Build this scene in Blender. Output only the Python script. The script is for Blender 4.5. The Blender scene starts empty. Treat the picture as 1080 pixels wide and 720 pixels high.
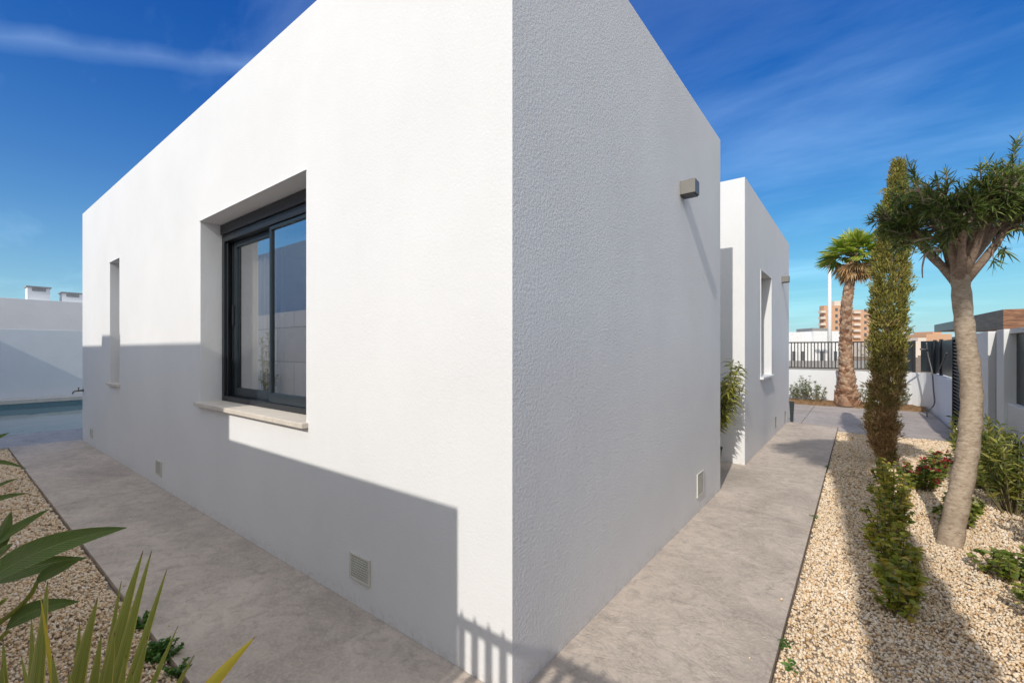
import bpy, bmesh, math, random
import numpy as np
from mathutils import Vector, Matrix
R = math.radians
random.seed(7); rng = np.random.default_rng(11)
scene = bpy.context.scene
COL = scene.collection

# ------------------------------------------------------------ camera
CAM = Vector((1.10, -1.424, 1.40)); FPX = 472.4; HV = 369.2
FW = Vector((-0.612, 0.791, 0)); RT = Vector((0.791, 0.612, 0))
cd = bpy.data.cameras.new('camera'); cam = bpy.data.objects.new('camera', cd); COL.objects.link(cam)
cam.location = CAM; cam.rotation_euler = (R(90), 0, R(37.73))
cd.sensor_width = 36; cd.lens = FPX/1080*36; cd.shift_y = 0.0086
cd.clip_start = 0.05; cd.clip_end = 3000
scene.camera = cam

# ------------------------------------------------------------ light
EL, AZ = 34.3, 6.3          # sun stands to the south (-Y), a little to +X
world = bpy.data.worlds.new('World'); scene.world = world; world.use_nodes = True
nt = world.node_tree; nt.nodes.clear()
def N(t, typ, **kw):
    n = t.nodes.new(typ)
    for k, v in kw.items(): setattr(n, k, v)
    return n
out = N(nt, 'ShaderNodeOutputWorld'); bg = N(nt, 'ShaderNodeBackground')
sky = N(nt, 'ShaderNodeTexSky', sky_type='NISHITA', sun_disc=False)
sky.sun_elevation = R(EL); sky.sun_rotation = R(180-AZ); sky.air_density = 1.0; sky.dust_density = 0.35; sky.ozone_density = 2.0
hs = N(nt, 'ShaderNodeHueSaturation'); hs.inputs['Saturation'].default_value = 1.30; hs.inputs['Value'].default_value = 1.0
nt.links.new(sky.outputs[0], hs.inputs['Color'])
tc = N(nt, 'ShaderNodeTexCoord')
def vmath(op, a, b=None):
    n = N(nt, 'ShaderNodeVectorMath', operation=op)
    for i, s in enumerate((a, b)):
        if s is None: continue
        if isinstance(s, (tuple, list, Vector)): n.inputs[i].default_value = tuple(s)
        else: nt.links.new(s, n.inputs[i])
    return n
def fmath(t, op, a, b=None, clamp=False):
    n = N(t, 'ShaderNodeMath', operation=op, use_clamp=clamp)
    for i, s in enumerate((a, b)):
        if s is None: continue
        if isinstance(s, (int, float)): n.inputs[i].default_value = s
        else: t.links.new(s, n.inputs[i])
    return n.outputs[0]
gen = tc.outputs['Generated']
# cirrus: stretched noise on the plane of a high cloud layer
sep = N(nt, 'ShaderNodeSeparateXYZ'); nt.links.new(gen, sep.inputs[0])
zc = fmath(nt, 'ADD', fmath(nt, 'MAXIMUM', sep.outputs[2], 0.0), 0.12)
pxn = fmath(nt, 'DIVIDE', sep.outputs[0], zc); pyn = fmath(nt, 'DIVIDE', sep.outputs[1], zc)
cmb = N(nt, 'ShaderNodeCombineXYZ'); nt.links.new(pxn, cmb.inputs[0]); nt.links.new(pyn, cmb.inputs[1])
mp = N(nt, 'ShaderNodeMapping'); nt.links.new(cmb.outputs[0], mp.inputs[0]); mp.inputs['Rotation'].default_value = (0, 0, R(52)); mp.inputs['Scale'].default_value = (0.40, 1.0, 1)
ns = N(nt, 'ShaderNodeTexNoise'); nt.links.new(mp.outputs[0], ns.inputs['Vector'])
ns.inputs['Scale'].default_value = 1.5; ns.inputs['Detail'].default_value = 8; ns.inputs['Roughness'].default_value = 0.57; ns.inputs['Distortion'].default_value = 0.35
mr = N(nt, 'ShaderNodeMapRange'); mr.inputs['From Min'].default_value = 0.475; mr.inputs['From Max'].default_value = 0.82
mr.inputs['To Max'].default_value = 0.40; nt.links.new(ns.outputs['Fac'], mr.inputs['Value'])
# a long thin contrail-like band
def pdir(u, v): return (FW + RT*((u-540)/FPX) + Vector((0, 0, 1))*((HV-v)/FPX)).normalized()
a, b = pdir(0, 38), pdir(262, 70)
nrm = a.cross(b).normalized(); mid = (a+b).normalized()
dt = vmath('DOT_PRODUCT', gen, nrm).outputs['Value']
wob = N(nt, 'ShaderNodeTexNoise'); wob.inputs['Scale'].default_value = 9; wob.inputs['Detail'].default_value = 5; nt.links.new(gen, wob.inputs['Vector'])
dt = fmath(nt, 'ADD', dt, fmath(nt, 'MULTIPLY', fmath(nt, 'SUBTRACT', wob.outputs['Fac'], 0.5), 0.028))
band = fmath(nt, 'SUBTRACT', 1.0, fmath(nt, 'DIVIDE', fmath(nt, 'ABSOLUTE', dt), 0.021), clamp=True)
al = vmath('DOT_PRODUCT', gen, mid).outputs['Value']
along = N(nt, 'ShaderNodeMapRange'); nt.links.new(al, along.inputs['Value']); along.inputs['From Min'].default_value = 0.93; along.inputs['From Max'].default_value = 0.99
band = fmath(nt, 'MULTIPLY', fmath(nt, 'MULTIPLY', band, along.outputs[0]), fmath(nt, 'MULTIPLY', wob.outputs['Fac'], 0.50))
cl = fmath(nt, 'ADD', mr.outputs[0], band, clamp=True)
mx = N(nt, 'ShaderNodeMix', data_type='RGBA', blend_type='ADD'); nt.links.new(cl, mx.inputs[0])
# deepen the blue overhead (the photograph's sky is strongly polarised)
sc1 = vmath('MULTIPLY', hs.outputs[0], (0.225, 0.232, 0.232)); sp3 = N(nt, 'ShaderNodeSeparateXYZ'); nt.links.new(sc1.outputs[0], sp3.inputs[0])
cb3 = N(nt, 'ShaderNodeCombineXYZ')
for i_, (pw, gn) in enumerate(((1.62, 0.50), (1.15, 2.15), (0.72, 3.05))):
    nt.links.new(fmath(nt, 'MULTIPLY', fmath(nt, 'POWER', fmath(nt, 'MAXIMUM', sp3.outputs[i_], 0.0), pw), gn), cb3.inputs[i_])
sc2 = cb3
# pale air near the horizon
hz_ = fmath(nt, 'MULTIPLY', fmath(nt, 'POWER', 2.718, fmath(nt, 'MULTIPLY', fmath(nt, 'MAXIMUM', sep.outputs[2], 0.0), -7.0)), 0.95)
mh = N(nt, 'ShaderNodeMix', data_type='RGBA'); nt.links.new(hz_, mh.inputs[0]); nt.links.new(sc2.outputs[0], mh.inputs[6]); mh.inputs[7].default_value = (2.9, 3.7, 4.35, 1)
nt.links.new(mh.outputs[2], mx.inputs[6]); mx.inputs[7].default_value = (2.0, 2.55, 2.8, 1)
# bright veil added unseen, high south-east behind the camera, to fill shaded walls
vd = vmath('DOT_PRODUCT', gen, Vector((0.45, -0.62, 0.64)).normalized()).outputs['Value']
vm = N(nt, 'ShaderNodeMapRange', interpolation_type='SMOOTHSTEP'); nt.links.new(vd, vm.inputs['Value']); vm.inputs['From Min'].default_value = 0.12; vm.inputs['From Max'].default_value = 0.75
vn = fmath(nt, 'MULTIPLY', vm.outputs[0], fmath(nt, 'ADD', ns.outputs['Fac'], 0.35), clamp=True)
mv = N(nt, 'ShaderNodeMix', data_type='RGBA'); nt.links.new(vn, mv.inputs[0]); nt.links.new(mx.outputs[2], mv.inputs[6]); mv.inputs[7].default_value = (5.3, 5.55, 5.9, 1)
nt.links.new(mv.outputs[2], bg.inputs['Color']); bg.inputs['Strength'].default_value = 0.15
nt.links.new(bg.outputs[0], out.inputs[0])

sl = bpy.data.lights.new('sun', 'SUN'); sun = bpy.data.objects.new('sun', sl); COL.objects.link(sun)
sl.energy = 2.55; sl.angle = R(0.53); sl.color = (1.0, 0.95, 0.875)
sd = Vector((math.sin(R(AZ))*math.cos(R(EL)), -math.cos(R(AZ))*math.cos(R(EL)), math.sin(R(EL))))
sun.rotation_euler = sd.to_track_quat('Z', 'Y').to_euler(); sun.location = (0, -20, 15)
scene.view_settings.view_transform = 'Standard'; scene.view_settings.look = 'None'
scene.view_settings.exposure = 0.30; scene.view_settings.gamma = 1
scene.cycles.max_bounces = 8; scene.cycles.diffuse_bounces = 5; scene.cycles.transparent_max_bounces = 12

# ------------------------------------------------------------ pixel -> world
def P(u, v, s):
    d = FW + RT*((u-540)/FPX); q = CAM + d*s; q.z = 1.4-(v-HV)*s/FPX; return q

# ------------------------------------------------------------ materials
def mat(name):
    m = bpy.data.materials.new(name); m.use_nodes = True; t = m.node_tree
    return m, t, t.nodes['Principled BSDF']
def c4(c): return (c[0], c[1], c[2], 1)
def objco(t): return N(t, 'ShaderNodeTexCoord').outputs['Object']
def noise(t, co, sc, det=4, ro=0.5, dist=0):
    n = N(t, 'ShaderNodeTexNoise'); t.links.new(co, n.inputs['Vector'])
    n.inputs['Scale'].default_value = sc; n.inputs['Detail'].default_value = det; n.inputs['Roughness'].default_value = ro; n.inputs['Distortion'].default_value = dist
    return n.outputs['Fac']
def ramp(t, f, stops):
    n = N(t, 'ShaderNodeValToRGB'); t.links.new(f, n.inputs[0]); e = n.color_ramp.elements
    e[0].position = stops[0][0]; e[0].color = c4(stops[0][1]); e[1].position = stops[-1][0]; e[1].color = c4(stops[-1][1])
    for p, c in stops[1:-1]:
        k = e.new(p); k.color = c4(c)
    return n.outputs[0]
def mixc(t, f, a, b, mode='MIX'):
    n = N(t, 'ShaderNodeMix', data_type='RGBA', blend_type=mode)
    for i, s in ((0, f), (6, a), (7, b)):
        if isinstance(s, (int, float)): n.inputs[i].default_value = s
        elif isinstance(s, tuple): n.inputs[i].default_value = c4(s)
        else: t.links.new(s, n.inputs[i])
    return n.outputs[2]
def bump(t, bs, h, strength, dist, prev=None):
    n = N(t, 'ShaderNodeBump'); t.links.new(h, n.inputs['Height']); n.inputs['Strength'].default_value = strength; n.inputs['Distance'].default_value = dist
    if prev is not None: t.links.new(prev, n.inputs['Normal'])
    t.links.new(n.outputs[0], bs.inputs['Normal']); return n.outputs[0]
def plain(name, col, rough=0.5, metal=0.0, var=0.12, sc=8, bsc=60, bd=0.0006, spec=0.5):
    m, t, b = mat(name); co = objco(t)
    f = noise(t, co, sc, 5, 0.6)
    t.links.new(ramp(t, f, [(0.3, tuple(c*(1-var) for c in col)), (0.7, tuple(min(1, c*(1+var)) for c in col))]), b.inputs['Base Color'])
    b.inputs['Roughness'].default_value = rough; b.inputs['Metallic'].default_value = metal; b.inputs['Specular IOR Level'].default_value = spec
    if bd: bump(t, b, noise(t, co, bsc, 3), 1.0, bd)
    return m

def stucco(name, col=(0.79, 0.782, 0.77), grain=0.0022, dirt=True):
    m, t, b = mat(name); co = objco(t)
    big = noise(t, co, 1.1, 6, 0.62)
    mpn = N(t, 'ShaderNodeMapping'); t.links.new(co, mpn.inputs[0]); mpn.inputs['Scale'].default_value = (5.0, 5.0, 0.55)
    streak = noise(t, mpn.outputs[0], 1.6, 5, 0.6)
    col1 = ramp(t, big, [(0.30, tuple(c*0.93 for c in col)), (0.72, col)])
    col2 = mixc(t, ramp(t, streak, [(0.52, (0, 0, 0)), (0.75, (0.07, 0.07, 0.07))]), col1, (0.66, 0.66, 0.65))
    if dirt:  # splash stains just above the paving
        s = N(t, 'ShaderNodeSeparateXYZ'); t.links.new(co, s.inputs[0])
        hh = N(t, 'ShaderNodeMapRange'); t.links.new(s.outputs[2], hh.inputs[0]); hh.inputs[1].default_value = 0.0; hh.inputs[2].default_value = 0.09; hh.inputs[3].default_value = 1; hh.inputs[4].default_value = 0
        dn = ramp(t, noise(t, co, 24, 6, 0.75), [(0.45, (0, 0, 0)), (0.80, (0.8, 0.8, 0.8))])
        f = N(t, 'ShaderNodeMath', operation='MULTIPLY'); t.links.new(hh.outputs[0], f.inputs[0]); t.links.new(dn, f.inputs[1])
        col2 = mixc(t, f.outputs[0], col2, (0.50, 0.41, 0.32))
    t.links.new(col2, b.inputs['Base Color']); b.inputs['Roughness'].default_value = 0.93; b.inputs['Specular IOR Level'].default_value = 0.15
    h1 = bump(t, b, noise(t, co, 2.1, 3, 0.5), 0.6, 0.007)
    h2 = bump(t, b, noise(t, co, 17, 4, 0.6), 0.4, 0.0016, h1)
    # plaster grain: heavier in patches
    pg = ramp(t, noise(t, co, 1.7, 3), [(0.35, (0.55, 0.55, 0.55)), (0.65, (1, 1, 1))])
    v = N(t, 'ShaderNodeMath', operation='MULTIPLY'); t.links.new(noise(t, co, 70, 4, 0.62, 0.15), v.inputs[0]); t.links.new(pg, v.inputs[1])
    bump(t, b, v.outputs[0], 0.85, grain, h2)
    return m

def concrete(name, base, seed=0.0):
    m, t, b = mat(name); co0 = objco(t)
    mpn = N(t, 'ShaderNodeMapping'); t.links.new(co0, mpn.inputs[0]); mpn.inputs['Location'].default_value = (seed, seed*0.7, 0); co = mpn.outputs[0]
    f1 = noise(t, co, 1.4, 8, 0.66, 0.5); f2 = noise(t, co, 11, 8, 0.72, 0.7); f3 = noise(t, co, 60, 4, 0.6)
    c1 = ramp(t, f1, [(0.34, tuple(c*0.74 for c in base)), (0.5, base), (0.66, tuple(c*1.16 for c in base))])
    c2 = mixc(t, ramp(t, f2, [(0.46, (0, 0, 0)), (0.64, (0.7, 0.7, 0.7))]), c1, tuple(c*0.66 for c in base))
    c3 = mixc(t, ramp(t, f3, [(0.45, (0, 0, 0)), (0.75, (0.4, 0.4, 0.4))]), c2, tuple(min(1, c*1.35) for c in base))
    # stamped slate creases: ridged noise
    w = noise(t, co, 2.3, 8, 0.62, 1.0)
    rd = N(t, 'ShaderNodeMath', operation='SUBTRACT'); t.links.new(w, rd.inputs[0]); rd.inputs[1].default_value = 0.5
    ab = N(t, 'ShaderNodeMath', operation='ABSOLUTE'); t.links.new(rd.outputs[0], ab.inputs[0])
    cr = ramp(t, ab.outputs[0], [(0.0, (0, 0, 0)), (0.012, (1, 1, 1))])
    msk = ramp(t, noise(t, co, 1.9, 3), [(0.52, (0, 0, 0)), (0.62, (1, 1, 1))])
    inv = N(t, 'ShaderNodeMath', operation='SUBTRACT'); inv.inputs[0].default_value = 1; t.links.new(cr, inv.inputs[1])
    f = N(t, 'ShaderNodeMath', operation='MULTIPLY'); t.links.new(inv.outputs[0], f.inputs[0]); t.links.new(msk, f.inputs[1])
    f5 = N(t, 'ShaderNodeMath', operation='MULTIPLY'); t.links.new(f.outputs[0], f5.inputs[0]); f5.inputs[1].default_value = 0.34
    c4_ = mixc(t, f5.outputs[0], c3, tuple(c*0.45 for c in base))
    # a few rusty orange stains
    rs = ramp(t, noise(t, co, 0.9, 4, 0.5), [(0.66, (0, 0, 0)), (0.78, (0.55, 0.55, 0.55))])
    c5 = mixc(t, rs, c4_, (0.55, 0.36, 0.20))
    t.links.new(c5, b.inputs['Base Color']); b.inputs['Roughness'].default_value = 0.78; b.inputs['Specular IOR Level'].default_value = 0.3
    h0 = bump(t, b, noise(t, co, 5, 7, 0.62, 1.4), 0.75, 0.016)
    h1 = bump(t, b, cr, 0.5, 0.003, h0)
    bump(t, b, f3, 0.6, 0.0018, h1)
    return m

def leafmat(name, cols, rough=0.45, trans=0.28, vein=False):
    m, t, b = mat(name)
    g = N(t, 'ShaderNodeNewGeometry').outputs['Random Per Island']
    n = len(cols); stops = [(i/(n-1), c) for i, c in enumerate(cols)]
    c = ramp(t, g, stops)
    big = noise(t, objco(t), 6, 3)
    c = mixc(t, 1.0, c, ramp(t, big, [(0.3, (0.72, 0.75, 0.7)), (0.7, (1.15, 1.12, 1.0))]), 'MULTIPLY')
    t.links.new(c, b.inputs['Base Color']); b.inputs['Roughness'].default_value = rough
    tr = N(t, 'ShaderNodeBsdfTranslucent'); t.links.new(mixc(t, 1.0, c, (1.3, 1.5, 0.6), 'MULTIPLY'), tr.inputs['Color'])
    ms = N(t, 'ShaderNodeMixShader'); ms.inputs[0].default_value = trans
    t.links.new(b.outputs[0], ms.inputs[1]); t.links.new(tr.outputs[0], ms.inputs[2])
    t.links.new(ms.outputs[0], t.nodes['Material Output'].inputs[0])
    return m

M = {}
M['stucco'] = stucco('white_stucco'); M['stucco_rough'] = stucco('rough_white_stucco', (0.80, 0.792, 0.78), 0.0075)
M['stucco2'] = stucco('garden_wall_stucco', (0.78, 0.78, 0.77), 0.0015)
M['plainwhite'] = plain('white_paint', (0.78, 0.78, 0.77), 0.8, bd=0.0015)
M['path'] = concrete('stamped_concrete_grey', (0.54, 0.455, 0.375))
M['drive'] = concrete('stamped_concrete_drive', (0.45, 0.39, 0.345), 7.3)
M['terrace'] = concrete('terrace_concrete', (0.42, 0.40, 0.38), 3.3)
M['alu'] = plain('anthracite_aluminium', (0.014, 0.017, 0.021), 0.40, 0.0, bd=0)
M['alusash'] = plain('anthracite_sash', (0.016, 0.026, 0.033), 0.38, 0.0, bd=0)
M['shutter'] = plain('shutter_box_grey', (0.032, 0.032, 0.034), 0.45, 0.0, bd=0)
M['sillstone'] = plain('cream_sill_stone', (0.66, 0.59, 0.50), 0.5, 0, 0.10, 14, 80, 0.0004)
M['lampmetal'] = plain('grey_lamp_metal', (0.20, 0.19, 0.17), 0.45, 0.35, 0.06, bd=0)
M['lampdark'] = plain('lamp_underside', (0.02, 0.02, 0.02), 0.4, bd=0)
M['vent'] = plain('cream_plastic', (0.62, 0.60, 0.52), 0.5, 0, 0.06, bd=0)
M['ventdark'] = plain('vent_slot_shade', (0.30, 0.29, 0.26), 0.7, bd=0)
M['ventgrey'] = plain('grey_plastic_vent', (0.30, 0.29, 0.28), 0.6, bd=0)
M['brass'] = plain('tarnished_brass', (0.20, 0.15, 0.09), 0.35, 0.9, bd=0)
M['room'] = plain('room_paint', (0.62, 0.60, 0.57), 0.8, bd=0)
M['curtain'] = plain('curtain_linen', (0.80, 0.76, 0.70), 0.9, 0, 0.05, 3, 300, 0.0006)
M['blackmetal'] = plain('black_powdercoat', (0.018, 0.019, 0.021), 0.45, 0.2, bd=0)
M['fencebrown'] = plain('dark_fence_bars', (0.045, 0.038, 0.034), 0.5, 0.2, bd=0)
M['panel'] = plain('black_sheet', (0.016, 0.018, 0.022), 0.40, 0.1, bd=0)
M['panelgrey'] = plain('charcoal_sheet', (0.045, 0.055, 0.058), 0.35, 0.2, bd=0)
M['gate_slat'] = plain('grey_slat', (0.14, 0.135, 0.13), 0.5, 0.3, bd=0)
M['soil'] = plain('brown_soil', (0.26, 0.155, 0.08), 0.95, 0, 0.4, 14, 40, 0.03, 0.1)
M['earth'] = plain('dry_earth', (0.30, 0.22, 0.15), 0.95, 0, 0.3, 0.6, 10, 0.03, 0.1)
M['asphalt'] = plain('asphalt', (0.06, 0.06, 0.06), 0.9, 0, 0.15, 3, 90, 0.004, 0.2)
M['bark'] = None
m, t, b = mat('gravel_bed_sand'); co = objco(t)
t.links.new(ramp(t, noise(t, co, 55, 5, 0.7), [(0.3, (0.20, 0.14, 0.09)), (0.7, (0.50, 0.41, 0.31))]), b.inputs['Base Color']); b.inputs['Roughness'].default_value = 0.95
bump(t, b, noise(t, co, 70, 4, 0.7), 1, 0.01); M['bedbase'] = m
def pebblemat(name, cols):
    m, t, b = mat(name); g = N(t, 'ShaderNodeNewGeometry').outputs['Random Per Island']
    c = ramp(t, g, cols)
    c = mixc(t, 1.0, c, ramp(t, noise(t, objco(t), 1.3, 4, 0.6), [(0.3, (0.88, 0.84, 0.78)), (0.7, (1.04, 1.02, 1.0))]), 'MULTIPLY')
    c = mixc(t, ramp(t, noise(t, objco(t), 180, 3), [(0.5, (0, 0, 0)), (0.75, (0.35, 0.35, 0.35))]), c, (0.42, 0.27, 0.14))
    t.links.new(c, b.inputs['Base Color']); b.inputs['Roughness'].default_value = 0.85; b.inputs['Specular IOR Level'].default_value = 0.25
    bump(t, b, noise(t, objco(t), 220, 2), 0.6, 0.0015)
    return m
M['pebble'] = pebblemat('crushed_limestone', [(0.0, (0.50, 0.31, 0.15)), (0.10, (0.70, 0.50, 0.30)), (0.3, (0.84, 0.67, 0.46)), (0.65, (0.88, 0.75, 0.57)), (0.88, (0.88, 0.82, 0.72)), (1.0, (0.74, 0.56, 0.38))])

# glass: real reflection by fresnel over clear transmission
def glassmat(name, tint=(0.93, 0.95, 0.95), ior=1.7):
    m, t, b = mat(name)
    fr = N(t, 'ShaderNodeFresnel'); fr.inputs['IOR'].default_value = ior
    tr = N(t, 'ShaderNodeBsdfTransparent'); tr.inputs['Color'].default_value = c4(tint)
    gl = N(t, 'ShaderNodeBsdfGlossy'); gl.inputs['Roughness'].default_value = 0.004; gl.inputs['Color'].default_value = (0.95, 0.97, 1, 1)
    ms = N(t, 'ShaderNodeMixShader'); t.links.new(fmath(t, 'ADD', fmath(t, 'MULTIPLY', fr.outputs[0], 0.5), 0.52), ms.inputs[0]); t.links.new(tr.outputs[0], ms.inputs[1]); t.links.new(gl.outputs[0], ms.inputs[2])
    t.links.new(ms.outputs[0], t.nodes['Material Output'].inputs[0]); return m
M['glass'] = glassmat('window_glass')
m, t, b = mat('pool_water'); b.inputs['Base Color'].default_value = (0.22, 0.31, 0.31, 1); b.inputs['Roughness'].default_value = 0.03; b.inputs['IOR'].default_value = 1.33
bump(t, b, noise(t, objco(t), 1.6, 3), 0.35, 0.02); M['water'] = m
M['pooltile'] = plain('pool_tile_teal', (0.15, 0.24, 0.26), 0.3, 0, 0.15, 20, bd=0)
M['wood'] = None
m, t, b = mat('brown_wood_cladding'); co = objco(t)
mpn = N(t, 'ShaderNodeMapping'); t.links.new(co, mpn.inputs[0]); mpn.inputs['Scale'].default_value = (1, 0.5, 7)
t.links.new(ramp(t, noise(t, mpn.outputs[0], 3, 6, 0.65, 1.0), [(0.30, (0.07, 0.028, 0.014)), (0.5, (0.22, 0.095, 0.045)), (0.7, (0.36, 0.19, 0.10))]), b.inputs['Base Color'])
b.inputs['Roughness'].default_value = 0.5; M['wood'] = m

def barkmat(name, c1, c2, c3, ringscale=26, bd=0.01):
    m, t, b = mat(name); co = objco(t)
    mpn = N(t, 'ShaderNodeMapping'); t.links.new(co, mpn.inputs[0]); mpn.inputs['Scale'].default_value = (1, 1, 2.2)
    f = noise(t, mpn.outputs[0], 26, 7, 0.7, 0.4)
    c = ramp(t, f, [(0.28, c1), (0.47, c2), (0.66, c3)])
    c = mixc(t, ramp(t, noise(t, co, 3.5, 4), [(0.55, (0, 0, 0)), (0.7, (0.6, 0.6, 0.6))]), c, tuple(x*0.62 for x in c2))
    wv = N(t, 'ShaderNodeTexWave', wave_type='BANDS', bands_direction='Z'); t.links.new(co, wv.inputs['Vector']); wv.inputs['Scale'].default_value = ringscale/6.28*2; wv.inputs['Distortion'].default_value = 6; wv.inputs['Detail'].default_value = 4
    t.links.new(c, b.inputs['Base Color']); b.inputs['Roughness'].default_value = 0.9; b.inputs['Specular IOR Level'].default_value = 0.2
    h = bump(t, b, wv.outputs['Fac'], 0.2, bd*0.25)
    bump(t, b, f, 0.8, bd, h); return m
M['bark'] = barkmat('oleander_bark', (0.17, 0.12, 0.08), (0.37, 0.285, 0.205), (0.50, 0.41, 0.31), 40, 0.006)
M['twig'] = barkmat('twig_bark', (0.14, 0.09, 0.06), (0.27, 0.19, 0.14), (0.38, 0.29, 0.21), 30, 0.004)
M['stem'] = plain('green_brown_stem', (0.16, 0.13, 0.06), 0.8, bd=0)
M['palmboot'] = leafmat('palm_boots', [(0.18, 0.085, 0.05), (0.36, 0.20, 0.13), (0.56, 0.40, 0.29), (0.26, 0.13, 0.08)], 0.8, 0.0)
M['palmleaf'] = leafmat('palm_fans', [(0.14, 0.22, 0.035), (0.28, 0.37, 0.06), (0.48, 0.52, 0.10), (0.52, 0.48, 0.16)], 0.4, 0.35)
M['palmdead'] = leafmat('dead_palm_fans', [(0.42, 0.22, 0.10), (0.55, 0.34, 0.18), (0.30, 0.17, 0.09), (0.60, 0.45, 0.28)], 0.8, 0.2)
M['oleleaf'] = leafmat('oleander_leaves', [(0.05, 0.075, 0.025), (0.09, 0.13, 0.04), (0.15, 0.20, 0.06), (0.30, 0.33, 0.10)], 0.36, 0.25)
M['oleyoung'] = leafmat('young_oleander_leaves', [(0.09, 0.13, 0.03), (0.17, 0.22, 0.045), (0.30, 0.30, 0.07), (0.42, 0.36, 0.09), (0.10, 0.16, 0.05)], 0.45, 0.3)
M['recess'] = leafmat('yellow_green_leaves', [(0.09, 0.11, 0.025), (0.22, 0.24, 0.05), (0.38, 0.36, 0.08), (0.45, 0.38, 0.12)], 0.45, 0.3)
M['hedge'] = leafmat('shrub_leaves', [(0.11, 0.15, 0.025), (0.23, 0.27, 0.045), (0.42, 0.42, 0.07), (0.52, 0.36, 0.09), (0.30, 0.34, 0.055)], 0.45, 0.42)
M['hedge2'] = leafmat('small_shrub_leaves', [(0.10, 0.15, 0.03), (0.20, 0.26, 0.05), (0.34, 0.36, 0.07), (0.16, 0.21, 0.045)], 0.45, 0.3)
M['greygreen'] = leafmat('grey_green_leaves', [(0.13, 0.17, 0.11), (0.20, 0.24, 0.16), (0.30, 0.32, 0.22), (0.22, 0.20, 0.11)], 0.6, 0.2)
M['bract'] = leafmat('magenta_bracts', [(0.45, 0.02, 0.08), (0.60, 0.03, 0.12), (0.55, 0.10, 0.05), (0.36, 0.01, 0.06)], 0.6, 0.4)
M['weed'] = leafmat('weed_leaves', [(0.04, 0.12, 0.02), (0.08, 0.20, 0.03), (0.14, 0.26, 0.05)], 0.5, 0.3)
M['dry'] = leafmat('dry_twiggy_leaves', [(0.33, 0.20, 0.10), (0.45, 0.30, 0.16), (0.24, 0.15, 0.08)], 0.8, 0.2)
# cypress foliage, browner in patches and low down
m, t, b = mat('cypress_foliage'); g = N(t, 'ShaderNodeNewGeometry').outputs['Random Per Island']; co = objco(t)
gr = ramp(t, g, [(0, (0.12, 0.12, 0.025)), (0.4, (0.24, 0.23, 0.045)), (0.75, (0.38, 0.34, 0.07)), (1, (0.46, 0.37, 0.10))])
br = ramp(t, g, [(0, (0.34, 0.19, 0.09)), (0.5, (0.55, 0.35, 0.17)), (1, (0.68, 0.50, 0.24))])
s = N(t, 'ShaderNodeSeparateXYZ'); t.links.new(co, s.inputs[0])
mz = N(t, 'ShaderNodeMapRange'); t.links.new(s.outputs[2], mz.inputs[0]); mz.inputs[1].default_value = 0.15; mz.inputs[2].default_value = 1.9; mz.inputs[3].default_value = 0.50; mz.inputs[4].default_value = 0.03
k = N(t, 'ShaderNodeMath', operation='ADD'); t.links.new(noise(t, co, 5.5, 4, 0.6), k.inputs[0]); t.links.new(mz.outputs[0], k.inputs[1])
c = mixc(t, ramp(t, k.outputs[0], [(0.60, (0, 0, 0)), (0.95, (1, 1, 1))]), gr, br)
t.links.new(c, b.inputs['Base Color']); b.inputs['Roughness'].default_value = 0.75
tr = N(t, 'ShaderNodeBsdfTranslucent'); t.links.new(c, tr.inputs[0]); ms = N(t, 'ShaderNodeMixShader'); ms.inputs[0].default_value = 0.2
t.links.new(b.outputs[0], ms.inputs[1]); t.links.new(tr.outputs[0], ms.inputs[2]); t.links.new(ms.outputs[0], t.nodes['Material Output'].inputs[0]); M['cypress'] = m
# strap leaves: green centre, yellow margin, browned tip, from UV
def strapmat(name, centre, stripe, margin, tip, mw):
    m, t, b = mat(name); uv = N(t, 'ShaderNodeTexCoord').outputs['UV']; s = N(t, 'ShaderNodeSeparateXYZ'); t.links.new(uv, s.inputs[0])
    d = fmath(t, 'ABSOLUTE', fmath(t, 'SUBTRACT', s.outputs[0], 0.5))
    mpn = N(t, 'ShaderNodeMapping'); t.links.new(uv, mpn.inputs[0]); mpn.inputs['Scale'].default_value = (24, 1.2, 1)
    st = noise(t, mpn.outputs[0], 1.0, 3, 0.6)
    c = ramp(t, st, [(0.35, centre), (0.68, stripe)])
    c = mixc(t, ramp(t, d, [(mw, (0, 0, 0)), (min(0.5, mw+0.05), (1, 1, 1))]), c, margin)
    c = mixc(t, ramp(t, s.outputs[1], [(0.955, (0, 0, 0)), (0.985, (1, 1, 1))]), c, tip)
    t.links.new(c, b.inputs['Base Color']); b.inputs['Roughness'].default_value = 0.42
    bump(t, b, st, 0.35, 0.002)
    tr = N(t, 'ShaderNodeBsdfTranslucent'); t.links.new(c, tr.inputs[0]); ms = N(t, 'ShaderNodeMixShader'); ms.inputs[0].default_value = 0.2
    t.links.new(b.outputs[0], ms.inputs[1]); t.links.new(tr.outputs[0], ms.inputs[2]); t.links.new(ms.outputs[0], t.nodes['Material Output'].inputs[0]); return m
M['flax'] = strapmat('variegated_strap_leaf', (0.20, 0.25, 0.045), (0.48, 0.48, 0.10), (0.70, 0.60, 0.15), (0.20, 0.09, 0.04), 0.42)
M['flaxyellow'] = strapmat('yellowed_strap_leaf', (0.62, 0.55, 0.07), (0.85, 0.64, 0.05), (0.90, 0.52, 0.02), (0.45, 0.18, 0.04), 0.40)
m, t, b = mat('paddle_leaf'); uv = N(t, 'ShaderNodeTexCoord').outputs['UV']; s = N(t, 'ShaderNodeSeparateXYZ'); t.links.new(uv, s.inputs[0])
d = fmath(t, 'ABSOLUTE', fmath(t, 'SUBTRACT', s.outputs[0], 0.5))
vv = fmath(t, 'SUBTRACT', fmath(t, 'MULTIPLY', s.outputs[1], 1.0), fmath(t, 'MULTIPLY', d, 0.35))
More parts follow.
